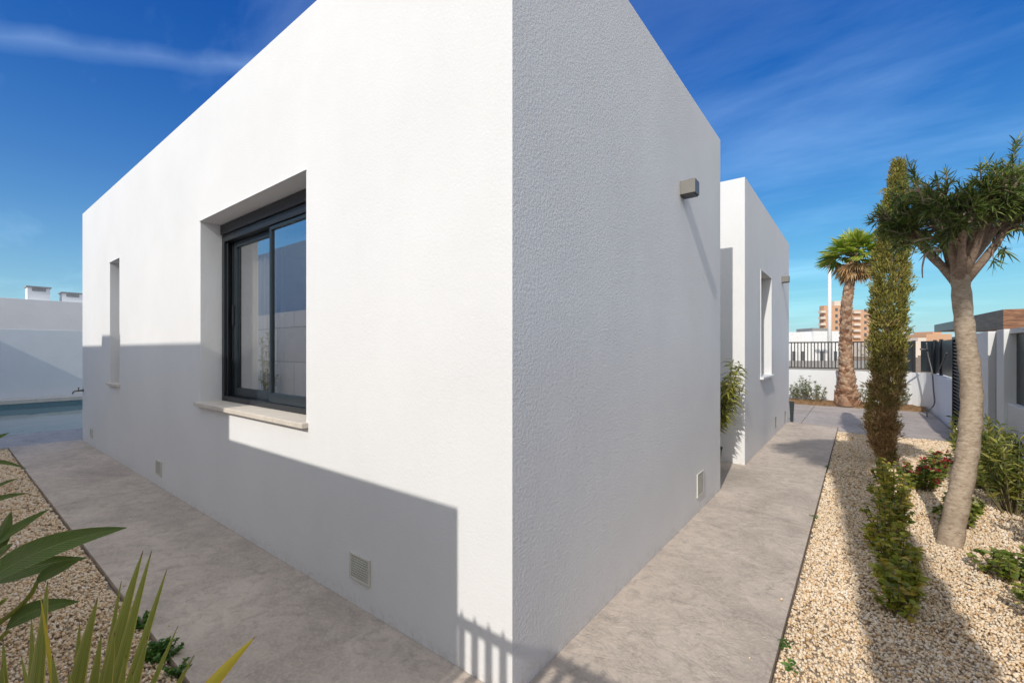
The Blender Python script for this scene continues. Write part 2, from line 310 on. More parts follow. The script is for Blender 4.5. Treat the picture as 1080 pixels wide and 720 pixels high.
wv = N(t, 'ShaderNodeTexWave', wave_type='BANDS', bands_direction='Y'); cb = N(t, 'ShaderNodeCombineXYZ'); t.links.new(vv, cb.inputs[1]); t.links.new(cb.outputs[0], wv.inputs['Vector']); wv.inputs['Scale'].default_value = 9; wv.inputs['Distortion'].default_value = 1.0
c = ramp(t, wv.outputs['Fac'], [(0.0, (0.09, 0.155, 0.03)), (1.0, (0.155, 0.225, 0.042))])
c = mixc(t, ramp(t, d, [(0.0, (1, 1, 1)), (0.028, (0, 0, 0))]), c, (0.30, 0.34, 0.12))
c = mixc(t, ramp(t, d, [(0.475, (0, 0, 0)), (0.495, (1, 1, 1))]), c, (0.36, 0.38, 0.13))
c = mixc(t, ramp(t, noise(t, objco(t), 9, 4), [(0.45, (0, 0, 0)), (0.7, (0.5, 0.5, 0.5))]), c, (0.16, 0.19, 0.06))
t.links.new(c, b.inputs['Base Color']); b.inputs['Roughness'].default_value = 0.36; bump(t, b, wv.outputs['Fac'], 0.5, 0.003)
tr = N(t, 'ShaderNodeBsdfTranslucent'); t.links.new(c, tr.inputs[0]); ms = N(t, 'ShaderNodeMixShader'); ms.inputs[0].default_value = 0.18
t.links.new(b.outputs[0], ms.inputs[1]); t.links.new(tr.outputs[0], ms.inputs[2]); t.links.new(ms.outputs[0], t.nodes['Material Output'].inputs[0]); M['paddle'] = m

# ------------------------------------------------------------ object helpers
def tag(o, label=None, cat=None, group=None, kind=None):
    if label: o['label'] = label
    if cat: o['category'] = cat
    if group: o['group'] = group
    if kind: o['kind'] = kind
    return o
def empty(name, loc, label, cat, group=None):
    o = bpy.data.objects.new(name, None); COL.objects.link(o); o.location = loc; o.empty_display_size = 0.2
    return tag(o, label, cat, group)
def link(name, me, m, parent=None):
    o = bpy.data.objects.new(name, me); COL.objects.link(o)
    if m is not None:
        for mm in (m if isinstance(m, (list, tuple)) else [m]): me.materials.append(mm)
    if parent is not None:
        o.parent = parent; p = parent
        off = Vector((0, 0, 0))
        while p is not None: off += p.location; p = p.parent
        o.location = -off            # mesh data is in world coordinates
    return o
class MB:
    def __init__(s): s.v = []; s.f = []; s.mi = []; s.uv = None
    def add(s, vs, fs, mi=0):
        n = len(s.v); s.v += [tuple(x) for x in vs]; s.f += [tuple(i+n for i in f) for f in fs]; s.mi += [mi]*len(fs); return s
    def box(s, x0, x1, y0, y1, z0, z1, mi=0):
        vs = [(x, y, z) for z in (z0, z1) for y in (y0, y1) for x in (x0, x1)]
        return s.add(vs, [(0, 2, 3, 1), (4, 5, 7, 6), (0, 1, 5, 4), (2, 6, 7, 3), (0, 4, 6, 2), (1, 3, 7, 5)], mi)
    def obox(s, c, ax, ay, az, mi=0):   # centre and half axes
        c = Vector(c); ax, ay, az = Vector(ax), Vector(ay), Vector(az)
        vs = [c+ax*i+ay*j+az*k for k in (-1, 1) for j in (-1, 1) for i in (-1, 1)]
        return s.add(vs, [(0, 2, 3, 1), (4, 5, 7, 6), (0, 1, 5, 4), (2, 6, 7, 3), (0, 4, 6, 2), (1, 3, 7, 5)], mi)
    def tube(s, pts, rad, seg=8, mi=0, cap=True, wob=0.0):
        pts = [Vector(p) for p in pts]; rings = []
        up = Vector((0.13, 0.97, 0.2)); 
        for i, p in enumerate(pts):
            d = (pts[min(i+1, len(pts)-1)]-pts[max(i-1, 0)]).normalized()
            a = d.cross(up).normalized() if abs(d.dot(up)) < 0.95 else d.cross(Vector((1, 0, 0))).normalized(); b = d.cross(a)
            r = rad[i] if isinstance(rad, (list, tuple)) else rad
            rings.append([p+(a*math.cos(k*math.tau/seg)+b*math.sin(k*math.tau/seg))*r*(1+wob*(random.random()-0.5)) for k in range(seg)])
        vs = [v for rg in rings for v in rg]; fs = []
        for i in range(len(pts)-1):
            for k in range(seg):
                fs.append((i*seg+k, i*seg+(k+1) % seg, (i+1)*seg+(k+1) % seg, (i+1)*seg+k))
        if cap: fs.append(tuple(range(seg-1, -1, -1))); fs.append(tuple((len(pts)-1)*seg+k for k in range(seg)))
        return s.add(vs, fs, mi)
    def build(s, name, m, parent=None, bevel=0, smooth=False, merge=False):
        me = bpy.data.meshes.new(name); me.from_pydata(s.v, [], s.f); 
        me.polygons.foreach_set('material_index', s.mi)
        if merge:
            bm = bmesh.new(); bm.from_mesh(me); bmesh.ops.remove_doubles(bm, verts=bm.verts, dist=1e-4); bm.to_mesh(me); bm.free()
        if smooth: me.shade_smooth()
        o = link(name, me, m, parent)
        if bevel:
            md = o.modifiers.new('bevel', 'BEVEL'); md.width = bevel; md.segments = 2; md.limit_method = 'ANGLE'; md.angle_limit = R(40)
        return o
def npmesh(name, V, F, m, parent=None, smooth=False):
    """V (n,3), F (k,3|4) all the same size"""
    me = bpy.data.meshes.new(name); nv, nf, k = len(V), len(F), F.shape[1]
    me.vertices.add(nv); me.vertices.foreach_set('co', V.astype(np.float32).ravel())
    me.loops.add(nf*k); me.loops.foreach_set('vertex_index', F.astype(np.int32).ravel())
    me.polygons.add(nf); me.polygons.foreach_set('loop_start', np.arange(0, nf*k, k, dtype=np.int32))
    me.update(calc_edges=True)
    if smooth: me.shade_smooth()
    return link(name, me, m, parent)
def unit(a): return a/np.maximum(np.linalg.norm(a, axis=1, keepdims=True), 1e-9)
def leafmesh(name, Pn, D, L, W, m, parent=None, droop=0.25, up=0.6, shape=(0.30, 0.85, 0.72, 0.62), fold=0.15):
    """each leaf: bent blade of 3 quads (its own island)"""
    n = len(Pn); D = unit(D); L = np.broadcast_to(L, (n,)); W = np.broadcast_to(W, (n,))
    rnd = rng.normal(size=(n, 3)); rnd[:, 2] += up*3
    S = unit(np.cross(D, rnd)); Nn = unit(np.cross(S, D))
    t1, w1, t2, w2 = shape
    def pt(t): 
        q = Pn + D*(L*t)[:, None]; q = q.copy(); q[:, 2] -= droop*L*t*t; return q
    a, b, c, e = pt(np.zeros(n)), pt(np.full(n, t1)), pt(np.full(n, t2)), pt(np.ones(n))
    w = W[:, None]/2; fo = Nn*(W*fold)[:, None]
    V = np.stack([a, b-S*w*w1+fo, b-fo*0.2, b+S*w*w1+fo, c-S*w*w2+fo, c-fo*0.2, c+S*w*w2+fo, e], 1).reshape(-1, 3)
    q = np.array([[0, 2, 1, 1], [0, 3, 2, 2], [1, 2, 5, 4], [2, 3, 6, 5], [4, 5, 7, 7], [5, 6, 7, 7]])
    tri = np.array([[0, 2, 1], [0, 3, 2], [1, 2, 5], [1, 5, 4], [2, 3, 6], [2, 6, 5], [4, 5, 7], [5, 6, 7]])
    F = (tri[None]+(np.arange(n)*8)[:, None, None]).reshape(-1, 3)
    return npmesh(name, V, F, m, parent)
def ribbon(mb, uvs, pts, widths, side, fold=0.2):
    """strap or paddle leaf: three verts across, UV across/along"""
    pts = [Vector(p) for p in pts]; n = len(pts); vs = []; base = len(mb.v)
    side0 = Vector(side)
    for i, p in enumerate(pts):
        d = (pts[min(i+1, n-1)]-pts[max(i-1, 0)]).normalized(); sd_ = (side0-d*side0.dot(d)).normalized(); nn = d.cross(sd_)
        w = widths[i]/2
        vs += [p-sd_*w+nn*w*fold*2, p-sd_*w*0.5+nn*w*fold*0.8, p, p+sd_*w*0.5+nn*w*fold*0.8, p+sd_*w+nn*w*fold*2]
        for x in (0, .25, .5, .75, 1): uvs.append((x, i/(n-1)))
    fs = [(i*5+k, i*5+k+1, i*5+k+6, i*5+k+5) for i in range(n-1) for k in range(4)]
    mb.add(vs, fs)
def uvbuild(mb, uvs, name, m, parent):
    me = bpy.data.meshes.new(name); me.from_pydata(mb.v, [], mb.f); me.shade_smooth()
    ul = me.uv_layers.new(name='UVMap')
    for lp in me.loops: ul.data[lp.index].uv = uvs[lp.vertex_index]
    return link(name, me, m, parent)

# ------------------------------------------------------------ ground and paving
def grid_sheet(xs, ys, z, skip):
    mb = MB()
    for i in range(len(xs)-1):
        for j in range(len(ys)-1):
            if (i, j) in skip: continue
            mb.add([(xs[i], ys[j], z), (xs[i+1], ys[j], z), (xs[i+1], ys[j+1], z), (xs[i], ys[j+1], z)], [(0, 1, 2, 3)])
    return mb
tag(grid_sheet([-1500, -17.5, -10.0, 1500], [-1500, -1.2, 6, 1500], -0.10, {(1, 1)}).build('ground', M['earth'], merge=True), 'dry brown earth reaching to the horizon', 'ground', kind='structure')
mb = MB(); J = 0.004
for xa_, xb_ in ((-8.6, -4.6), (-4.6, -0.02), (-0.02, 0.80)): mb.box(xa_+J, xb_-J, -0.76, -0.002, -0.09, 0.0)
for ya_, yb_, xl_, xr_ in ((0.002, 3.12, 0.001, 0.80), (3.12, 3.432, 0.001, 0.80), (3.432, 4.648, -0.999, 0.80), (4.648, 8.75, 0.001, 0.80)): mb.box(xl_, xr_, ya_+(J if ya_ in (0.002, 3.12) else 0), yb_-(J if yb_ == 3.12 else 0), -0.09, 0.0)
tag(mb.build('path', M['path'], bevel=0), 'grey stamped concrete path running round the white house', 'path', kind='structure')
tag(MB().box(-10.0, -8.605, -2.0, 6.0, -0.09, -0.004).build('terrace', M['terrace'], bevel=0.006), 'grey paving beside the pool', 'terrace', kind='structure')
tag(MB().box(-9.0, 0.196, 8.755, 12.75, -0.095, -0.035).box(0.204, 2.42, 8.755, 12.75, -0.095, -0.035).build('driveway', M['drive'], bevel=0.006), 'grey stamped concrete driveway behind the gravel bed', 'driveway', kind='structure')
# gravel beds: real stones over a sandy bed
tag(MB().box(0.805, 2.45, -2.0, 8.2, -0.095, -0.032).box(-8.6, 0.80, -2.0, -0.765, -0.095, -0.032).build('gravel_bed', M['bedbase']), 'sandy bed under the gravel', 'gravel bed', kind='structure')
# kerb at the end of the bed
tag(MB().box(0.805, 2.42, 8.2, 8.75, -0.095, -0.012).build('kerb', M['drive'], bevel=0.01), 'pale concrete kerb strip between gravel bed and driveway', 'kerb', kind='structure')
ico_v = []; ph = (1+5**.5)/2
for a_, b_ in ((1, ph), (-1, ph), (1, -ph), (-1, -ph)): ico_v += [(0, a_, b_), (a_, b_, 0), (b_, 0, a_)]
bm = bmesh.new(); bmesh.ops.create_icosphere(bm, subdivisions=1, radius=1); bm.verts.ensure_lookup_table()
IV = np.array([v.co[:] for v in bm.verts]); IF = np.array([[v.index for v in f.verts] for f in bm.faces]); bm.free()
def stones(name, regions, label, cat):
    Vs = []; Fs = []; off = 0
    for (x0, x1, y0, y1, dens, r0, r1, z) in regions:
        n = int((x1-x0)*(y1-y0)*dens)
        c = np.stack([rng.uniform(x0, x1, n), rng.uniform(y0, y1, n), rng.uniform(z-0.012, z+0.008, n)], 1)
        c[:, 2] += 0.010*np.sin(c[:, 0]*5.1+1)*np.sin(c[:, 1]*3.7)
        r = rng.uniform(r0, r1, n)
        sc = rng.uniform(0.55, 1.25, (n, 3))*r[:, None]; sc[:, 2] *= 0.8
        base = IV[None]*(1+rng.uniform(-0.28, 0.28, (n, len(IV), 1)))
        q = rng.normal(size=(n, 4)); q /= np.linalg.norm(q, axis=1, keepdims=True); w, x, y, zz = q.T
        Rm = np.stack([1-2*(y*y+zz*zz), 2*(x*y-zz*w), 2*(x*zz+y*w), 2*(x*y+zz*w), 1-2*(x*x+zz*zz), 2*(y*zz-x*w), 2*(x*zz-y*w), 2*(y*zz+x*w), 1-2*(x*x+y*y)], 1).reshape(n, 3, 3)
        V = np.einsum('nij,nkj->nki', Rm, base*sc[:, None]) + c[:, None]
        Vs.append(V.reshape(-1, 3)); Fs.append((IF[None]+(off+np.arange(n)*len(IV))[:, None, None]).reshape(-1, 3)); off += n*len(IV)
    o = npmesh(name, np.concatenate(Vs), np.concatenate(Fs), M['pebble']); tag(o, label, cat, kind='stuff'); return o
stones('gravel', [(0.815, 2.44, 0.3, 3.6, 9500, 0.0048, 0.0105, -0.020), (0.815, 2.44, 3.6, 8.17, 4200, 0.0075, 0.0145, -0.020),
                  (-3.6, -0.2, -1.95, -0.775, 9500, 0.0048, 0.0105, -0.020), (-8.55, -3.6, -1.6, -0.775, 3500, 0.009, 0.015, -0.020)],
       'cream crushed stone gravel covering the planting beds', 'gravel')
strays = [(0.70, 0.80, 0.4, 8.0, 26, 0.004, 0.008, 0.008), (0.02, 0.70, 0.4, 8.0, 3, 0.003, 0.006, 0.006), (-4.0, -0.2, -0.755, -0.68, 30, 0.004, 0.008, 0.008), (0.002, 0.03, 0.3, 3.3, 60, 0.002, 0.005, 0.003)]
stones('stray_stones', strays, 'stray stones kicked onto the paving', 'gravel')
# soil strip under the far wall: a low rough mound
xs = np.linspace(-9, 2.35, 150); ys = np.linspace(12.60, 13.38, 14); X, Y = np.meshgrid(xs, ys, indexing='ij')
Z = -0.06+0.11*np.clip((Y-12.60)/0.3, 0, 1)+0.02*np.sin(X*7)*np.sin(Y*11)+rng.uniform(-0.012, 0.012, X.shape)
V = np.stack([X, Y, Z], -1).reshape(-1, 3); I = np.arange(150*14).reshape(150, 14)
F = np.stack([I[:-1, :-1], I[1:, :-1], I[1:, 1:], I[:-1, 1:]], -1).reshape(-1, 4)
tag(npmesh('soil_strip', V, F, M['soil']), 'brown soil strip along the foot of the far white wall', 'soil', kind='structure')
tag(MB().box(-200, 300, 17.5, 24, -0.099, -0.06).build('road', M['asphalt']), 'street beyond the garden fence', 'road', kind='structure')

# ------------------------------------------------------------ the house
WIN = (-3.43, -1.624, 0.95, 2.52); SLIT = (-6.69, -6.20, 0.965, 2.55); WIN2 = (5.75, 6.72, 1.0, 2.54)
TOP = 3.52
poly = [(0, 0), (0, 3.43), (-1.0, 3.43), (-1.0, 4.65), (0, 4.65), (0, 9.03), (-8.46, 9.03), (-8.46, 0)]
holes = {7: [WIN, SLIT], 4: [WIN2]}
hmb = MB()
def wallface(mb, p0, p1, hs_, z0, z1, depth=0.25):
    p0, p1 = Vector((*p0, 0)), Vector((*p1, 0)); L = (p1-p0).length; d = (p1-p0)/L; inn = Vector((-d.y, d.x, 0))
    hs2 = []
    for (a0, a1, b0, b1) in hs_:
        # a in the wall's own axis
        k = [( (Vector((a, 0, 0)) if abs(d.x) > 0.5 else Vector((0, a, 0))) - (Vector((p0.x, 0, 0)) if abs(d.x) > 0.5 else Vector((0, p0.y, 0)))).dot(d) for a in (a0, a1)]
        hs2.append((min(k), max(k), b0, b1))
    us = sorted({0, L, *[h[0] for h in hs2], *[h[1] for h in hs2]}); zs = sorted({z0, z1, *[h[2] for h in hs2], *[h[3] for h in hs2]})
    for i in range(len(us)-1):
        for j in range(len(zs)-1):
            um, zm = (us[i]+us[i+1])/2, (zs[j]+zs[j+1])/2
            if any(h[0] < um < h[1] and h[2] < zm < h[3] for h in hs2): continue
            q = [p0+d*us[i]+Vector((0, 0, zs[j])), p0+d*us[i+1]+Vector((0, 0, zs[j])), p0+d*us[i+1]+Vector((0, 0, zs[j+1])), p0+d*us[i]+Vector((0, 0, zs[j+1]))]
            mb.add(q, [(0, 1, 2, 3)])
    for h in hs2:
        o = [p0+d*h[0]+Vector((0, 0, h[2])), p0+d*h[1]+Vector((0, 0, h[2])), p0+d*h[1]+Vector((0, 0, h[3])), p0+d*h[0]+Vector((0, 0, h[3]))]
        i_ = [v+inn*depth for v in o]
        mb.add(o+i_, [(0, 4, 5, 1), (1, 5, 6, 2), (2, 6, 7, 3), (3, 7, 4, 0)])
# ccw polygon, outward is to the right of travel -> inward = left
for i in range(8):
    wallface(hmb, poly[i], poly[(i+1) % 8], holes.get(i, []), -0.08, TOP)
house = empty('house', (-4, 4, 0), 'flat-roofed white stucco house filling the middle of the picture', 'house')
# parapet top ring and roof
par = MB()
def inset(p, k):
    out_ = []; n = len(p)
    for i in range(n):
        a_, b_, c_ = Vector(p[i-1]), Vector(p[i]), Vector(p[(i+1) % n]); d1 = (b_-a_).normalized(); d2 = (c_-b_).normalized()
        n1 = Vector((-d1.y, d1.x)); n2 = Vector((-d2.y, d2.x)); out_.append(tuple(b_+(n1+n2)*k))
    return out_
ip = inset(poly, 0.22)
for i in range(8):
    j = (i+1) % 8
    hmb.add([(*poly[i], TOP), (*poly[j], TOP), (*ip[j], TOP), (*ip[i], TOP)], [(0, 1, 2, 3)])
    hmb.add([(*ip[i], TOP), (*ip[j], TOP), (*ip[j], 3.15), (*ip[i], 3.15)], [(0, 1, 2, 3)])
hw = hmb.build('wall', [M['stucco'], M['stucco_rough']], house, bevel=0.009, merge=True)
for p_ in hw.data.polygons:
    if p_.normal.x > 0.9 and p_.center.x > -0.01: p_.material_index = 1      # same plaster, grain coarsened on the path side to catch more raking sun
MB().add([(*p, 3.2) for p in ip], [tuple(range(8))]).build('roof', M['plainwhite'], house)
# dark rooms behind the openings
def room(x0, x1, y0, y1, z0, z1, openside):
    mb = MB(); vs = [(x, y, z) for z in (z0, z1) for y in (y0, y1) for x in (x0, x1)]
    f = {'b': (0, 1, 3, 2), 't': (4, 6, 7, 5), '-y': (0, 4, 5, 1), '+y': (2, 3, 7, 6), '-x': (0, 2, 6, 4), '+x': (1, 5, 7, 3)}
    mb.add(vs, [q for k_, q in f.items() if k_ != openside]); return mb
room(-4.4, -1.0, 0.252, 3.2, 0.02, 2.55, '-y').build('room_interior', M['room'], house)
room(-6.75, -6.1, 0.252, 2.0, 0.9, 2.6, '-y').build('room_interior', M['room'], house)
room(-2.5, -0.252, 5.5, 7.2, 0.02, 2.6, '+x').build('room_interior', M['room'], house)
# masks round the openings on the inner side so that rooms are closed
mk = MB().box(-4.4, -3.43, 0.24, 0.26, 0.02, 2.55).box(-1.624, -1.0, 0.24, 0.26, 0.02, 2.55).box(-3.43, -1.624, 0.24, 0.26, 0.02, 0.95).box(-3.43, -1.624, 0.24, 0.26, 2.52, 2.55)
mk.build('interior_wall', M['room'], house)
# big sliding window
wf = MB(); x0, x1, z0, z1 = -3.43, -1.624, 0.95, 2.52
fy0, fy1 = 0.165, 0.262
wf.box(x0, x0+0.05, fy0, fy1, z0, 2.425).box(x1-0.05, x1, fy0, fy1, z0, 2.425).box(x0+0.05, x1-0.05, fy0, fy1, z0, z0+0.045).box(x0+0.05, x1-0.05, fy0, fy1, 2.365, 2.425)
# tracks on the jamb and sill
wf.box(x0+0.05, x0+0.075, 0.185, 0.195, z0+0.045, 2.365).box(x0+0.05, x0+0.085, 0.225, 0.235, z0+0.045, 2.365)
win = wf.build('window', M['alu'], house, bevel=0.003)
def sash(xa, xb, ya, yb, zlo=0.995, zhi=2.362, st=0.065, rail=0.075, m='alusash'):
    s = MB().box(xa, xa+st, ya, yb, zlo, zhi).box(xb-st, xb, ya, yb, zlo, zhi).box(xa+st, xb-st, ya, yb, zlo, zlo+rail).box(xa+st, xb-st, ya, yb, zhi-st, zhi)
    o = s.build('window_sash', M[m], win, bevel=0.004)
    g = MB().add([(xa+st-0.004, (ya+yb)/2, zlo+rail-0.004), (xb-st+0.004, (ya+yb)/2, zlo+rail-0.004), (xb-st+0.004, (ya+yb)/2, zhi-st+0.004), (xa+st-0.004, (ya+yb)/2, zhi-st+0.004)], [(0, 1, 2, 3)])
    g.build('pane', M['glass'], win); return o
sash(-3.32, -2.50, 0.222, 0.252, st=0.05)
sash(-2.53, -1.675, 0.178, 0.208, st=0.03)
# handle on the inner sash, shutter box with its end cap
MB().box(-3.318, -3.296, 0.205, 0.222, 1.62, 1.80).build('handle', M['alu'], win, bevel=0.003)
MB().box(x0+0.002, x1-0.002, 0.15, 0.24, 2.43, 2.518).build('shutter_box', M['shutter'], win, bevel=0.006)
MB().box(-3.475, -1.598, -0.042, 0.163, 0.918, 0.952).build('sill', M['sillstone'], house, bevel=0.004)
# slit window
sf = MB().box(-6.69, -6.65, 0.19, 0.245, 0.98, 2.55).box(-6.24, -6.20, 0.19, 0.245, 0.98, 2.55).box(-6.65, -6.24, 0.19, 0.245, 0.98, 1.02).box(-6.65, -6.24, 0.19, 0.245, 2.51, 2.55)
w = sf.build('window', M['alu'], house, bevel=0.003)
MB().add([(-6.652, 0.215, 1.018), (-6.238, 0.215, 1.018), (-6.238, 0.215, 2.512), (-6.652, 0.215, 2.512)], [(0, 1, 2, 3)]).build('pane', M['glass'], w)
MB().box(-6.73, -6.17, -0.035, 0.188, 0.945, 0.978).build('sill', M['sillstone'], house, bevel=0.004)
# window of the rear block
sf = MB().box(-0.245, -0.19, 5.75, 5.80, 1.02, 2.54).box(-0.245, -0.19, 6.67, 6.72, 1.02, 2.54).box(-0.245, -0.19, 5.80, 6.67, 1.02, 1.06).box(-0.245, -0.19, 5.80, 6.67, 2.49, 2.54)
w = sf.build('window', M['alu'], house, bevel=0.003)
MB().add([(-0.217, 5.798, 1.058), (-0.217, 6.672, 1.058), (-0.217, 6.672, 2.492), (-0.217, 5.798, 2.492)], [(0, 1, 2, 3)]).build('pane', M['glass'], w)
MB().box(-0.188, 0.045, 5.72, 6.75, 0.985, 1.018).build('sill', M['plainwhite'], house, bevel=0.004)
# curtain behind the sliding window
cu = MB(); n = 120; vs = []; xa, xb = -3.37, -2.80
for i in range(n+1):
    x = xa+(xb-xa)*i/n; y = 0.40+0.028*math.sin(i*0.62)+0.012*math.sin(i*0.23+1)
    vs += [(x, y, 0.10), (x+0.004*math.sin(i), y+0.004*math.sin(i*0.7), 1.2), (x, y*0.98+0.008, 2.48)]
cu.add(vs, [f for i in range(n) for f in ((i*3, i*3+3, i*3+4, i*3+1), (i*3+1, i*3+4, i*3+5, i*3+2))])
c_ = cu.build('curtain', M['curtain'], None, smooth=True); tag(c_, 'pale curtain with soft pleats hanging behind the sliding window', 'curtain')

# vents
def vent(horiz, a0, a1, z0, z1, label, slots=True, m='vent', m2='ventdark'):
    def bx(q, a, b, o0, o1, c, d): 
        if horiz: q.box(a, b, -o1, -o0, c, d)
        else: q.box(o0, o1, a, b, c, d)
    loc = ((a0+a1)/2, 0, z0) if horiz else (0, (a0+a1)/2, z0)
    e = empty('wall_vent', loc, label, 'vent', 'vents set low in the house walls')
    q = MB(); t_ = 0.014
    bx(q, a0, a0+t_, 0.0, 0.010, z0, z1); bx(q, a1-t_, a1, 0.0, 0.010, z0, z1); bx(q, a0+t_, a1-t_, 0.0, 0.010, z0, z0+t_); bx(q, a0+t_, a1-t_, 0.0, 0.010, z1-t_, z1)
    q.build('frame', M[m], e, bevel=0.002)
    q = MB(); bx(q, a0+t_, a1-t_, 0.0, 0.003, z0+t_, z1-t_); q.build('backing', M[m2], e)
    if slots:
        q = MB(); k_ = 9; hgt = (z1-z0-2*t_)/k_
        for i in range(k_): bx(q, a0+t_, a1-t_, 0.0032, 0.009, z0+t_+i*hgt, z0+t_+(i+0.52)*hgt)
        q.build('louvre', M[m], e)
vent(True, -1.137, -0.952, 0.138, 0.285, 'cream louvred vent low on the sunless wall nearest the corner')
vent(True, -4.685, -4.50, 0.115, 0.265, 'pale vent low on the front wall below and left of the sliding window')
vent(True, -7.86, -7.70, 0.12, 0.245, 'small faint vent at the pool end of the front wall')
vent(False, 2.59, 2.79, 0.13, 0.335, 'grey vent in a white frame low on the path side wall', m='vent', m2='ventgrey')
vent(False, 7.08, 7.24, 0.12, 0.29, 'narrow grey vent low on the rear block, nearer one', slots=False, m='ventgrey', m2='ventgrey')
vent(False, 8.30, 8.46, 0.08, 0.25, 'narrow grey vent low on the rear block by its far corner', slots=False, m='ventgrey', m2='ventgrey')
# wall lights
def wlight(y0, z0, label, s_=0.115):
    e = empty('wall_light', (0, y0, z0), label, 'wall light', 'box lights high on the house wall')
    MB().box(0.0, s_, y0, y0+s_, z0+0.008, z0+s_).build('housing', M['lampmetal'], e, bevel=0.003)
    MB().box(0.006, s_-0.008, y0+0.008, y0+s_-0.008, z0, z0+0.0075).build('diffuser', M['lampdark'], e)
wlight(2.13, 2.60, 'grey square box light high on the near side wall')
wlight(7.95, 2.62, 'grey square box light on the rear block near its far corner')
# garden tap
tp = empty('garden_tap', (-8.38, 0, 0.77), 'small bronze garden tap near the pool end of the front wall', 'tap')
MB().tube([(-8.38, 0, 0.78), (-8.38, -0.07, 0.78), (-8.38, -0.11, 0.77), (-8.38, -0.125, 0.735)], [0.012, 0.012, 0.011, 0.009], 10).build('spout', M['brass'], tp, smooth=True)
MB().tube([(-8.38, -0.055, 0.79), (-8.38, -0.055, 0.825)], 0.006, 8).box(-8.405, -8.355, -0.062, -0.048, 0.822, 0.832).build('handle', M['brass'], tp)
MB().tube([(-8.38, 0.001, 0.78), (-8.38, -0.008, 0.78)], 0.022, 14).build('wall_plate', M['brass'], tp)
# small dark wedge, narrower at the foot, at the far corner
pt_ = P(834.8, 448, 8.9); pt_.z = -0.035
e = empty('wedge', pt_, 'small dark tapered wedge standing at the far house corner', 'wedge')
q = MB(); vs = []
for z, r_ in ((0.0, 0.022), (0.40, 0.042), (0.41, 0.042), (0.40, 0.034), (0.34, 0.03)): vs += [(pt_.x-0.005+r_*sx, 9.12+r_*sy, pt_.z+z) for sx, sy in ((-1, -1), (1, -1), (1, 1), (-1, 1))]
q.add(vs, [(i*4+k, i*4+(k+1) % 4, i*4+4+(k+1) % 4, i*4+4+k) for i in range(4) for k in range(4)]+[(3, 2, 1, 0)]); q.build('pot', M['panelgrey'], e)  # hollow tapered body of the dark wedge
MB().box(pt_.x-0.034, pt_.x+0.024, 9.091, 9.149, pt_.z+0.33, pt_.z+0.345).build('potting_soil', M['soil'], e)  # thin brown fill inside the wedge

# ------------------------------------------------------------ plants in front of the sun side
def shrub(name, base, h, r, nst, nlf, L, W, lm, label, cat='shrub', group=None, lean=(0, 0), droop=0.3, stemr=0.006, upb=0.9, z0=None, bushy=0.35, extra=None, shp=(0.30, 0.85, 0.72, 0.62)):
    bx_, by_, bz_ = base; e = empty(name, base, label, cat, group)
    sm = MB(); PP = []; DD = []
    for k in range(nst):
        an = random.uniform(0, math.tau); rr = r*math.sqrt(random.random()); hh = h*random.uniform(0.55, 1.0)*(1-0.35*(rr/r)**2)
        tip = Vector((bx_+math.cos(an)*rr+lean[0], by_+math.sin(an)*rr+lean[1], bz_+hh))
        b0 = Vector((bx_+math.cos(an)*rr*0.25, by_+math.sin(an)*rr*0.25, bz_-0.02)); md_ = b0.lerp(tip, 0.5)+Vector((math.cos(an), math.sin(an), 0))*rr*0.12+Vector((0, 0, hh*0.06))
        pts = [b0.lerp(md_, t_)*(1-t_)+md_.lerp(tip, t_)*t_ for t_ in (0, .25, .5, .75, 1)]
        sm.tube(pts, [stemr, stemr*0.85, stemr*0.7, stemr*0.5, stemr*0.25], 5)
        for i in range(nlf):
            t_ = 1-(random.random()**1.15)*(1-bushy*0.4)*0.85; j = min(3, int(t_*4)); q = pts[j].lerp(pts[j+1], t_*4-j)
            PP.append(q); a2 = random.uniform(0, math.tau); el_ = random.uniform(0.1, upb)
            DD.append((math.cos(a2)*math.cos(el_), math.sin(a2)*math.cos(el_), math.sin(el_)))
    sm.build('stem', M['stem'], e)
    PP = np.array([tuple(p) for p in PP]); DD = np.array(DD); n = len(PP)
    leafmesh('foliage', PP, DD, L*rng.uniform(0.6, 1.15, n), W*rng.uniform(0.7, 1.15, n), M[lm], e, droop=droop, shape=shp)
    if extra:
        em, cnt, el0, ew0, ename = extra; idx = rng.choice(n, cnt); hi = PP[idx][:, 2].argsort()[::-1]
        for k in idx[hi][:cnt]:
            c = PP[k]+np.array([0, 0, rng.uniform(0.0, 0.05)]); pts_ = c[None]+rng.normal(0, 0.006, (7, 3)); dd = rng.normal(size=(7, 3)); dd[:, 2] = abs(dd[:, 2])
            leafmesh(ename, pts_, dd, el0, ew0, M[em], e, droop=0.1, shape=(0.35, 1.0, 0.7, 0.85))
    return e
OV = (0.28, 0.95, 0.66, 0.80)
G = 'low shrubs planted in the gravel bed'
gz = -0.02
shrub('shrub', (1.27, 1.75, gz), 0.20, 0.11, 13, 15, 0.053, 0.031, 'hedge', 'dark leafy low shrub at the near end of the middle row', group=G, shp=OV)
shrub('shrub', (1.29, 2.02, gz), 0.26, 0.12, 16, 15, 0.056, 0.033, 'hedge', 'low shrub between the nearest shrub and the rest of the middle row', group=G, shp=OV)
shrub('shrub', (1.30, 2.35, gz), 0.29, 0.14, 17, 17, 0.054, 0.031, 'hedge', 'low shrub second from the near end of the middle row', group=G, shp=OV)
shrub('shrub', (1.27, 3.05, gz), 0.34, 0.14, 17, 17, 0.054, 0.031, 'hedge', 'low shrub halfway along the middle row in the palm shadow', group=G, shp=OV)
shrub('shrub', (1.33, 3.90, gz), 0.41, 0.16, 20, 17, 0.055, 0.033, 'hedge', 'tallest yellow-green shrub of the middle row', group=G, shp=OV)
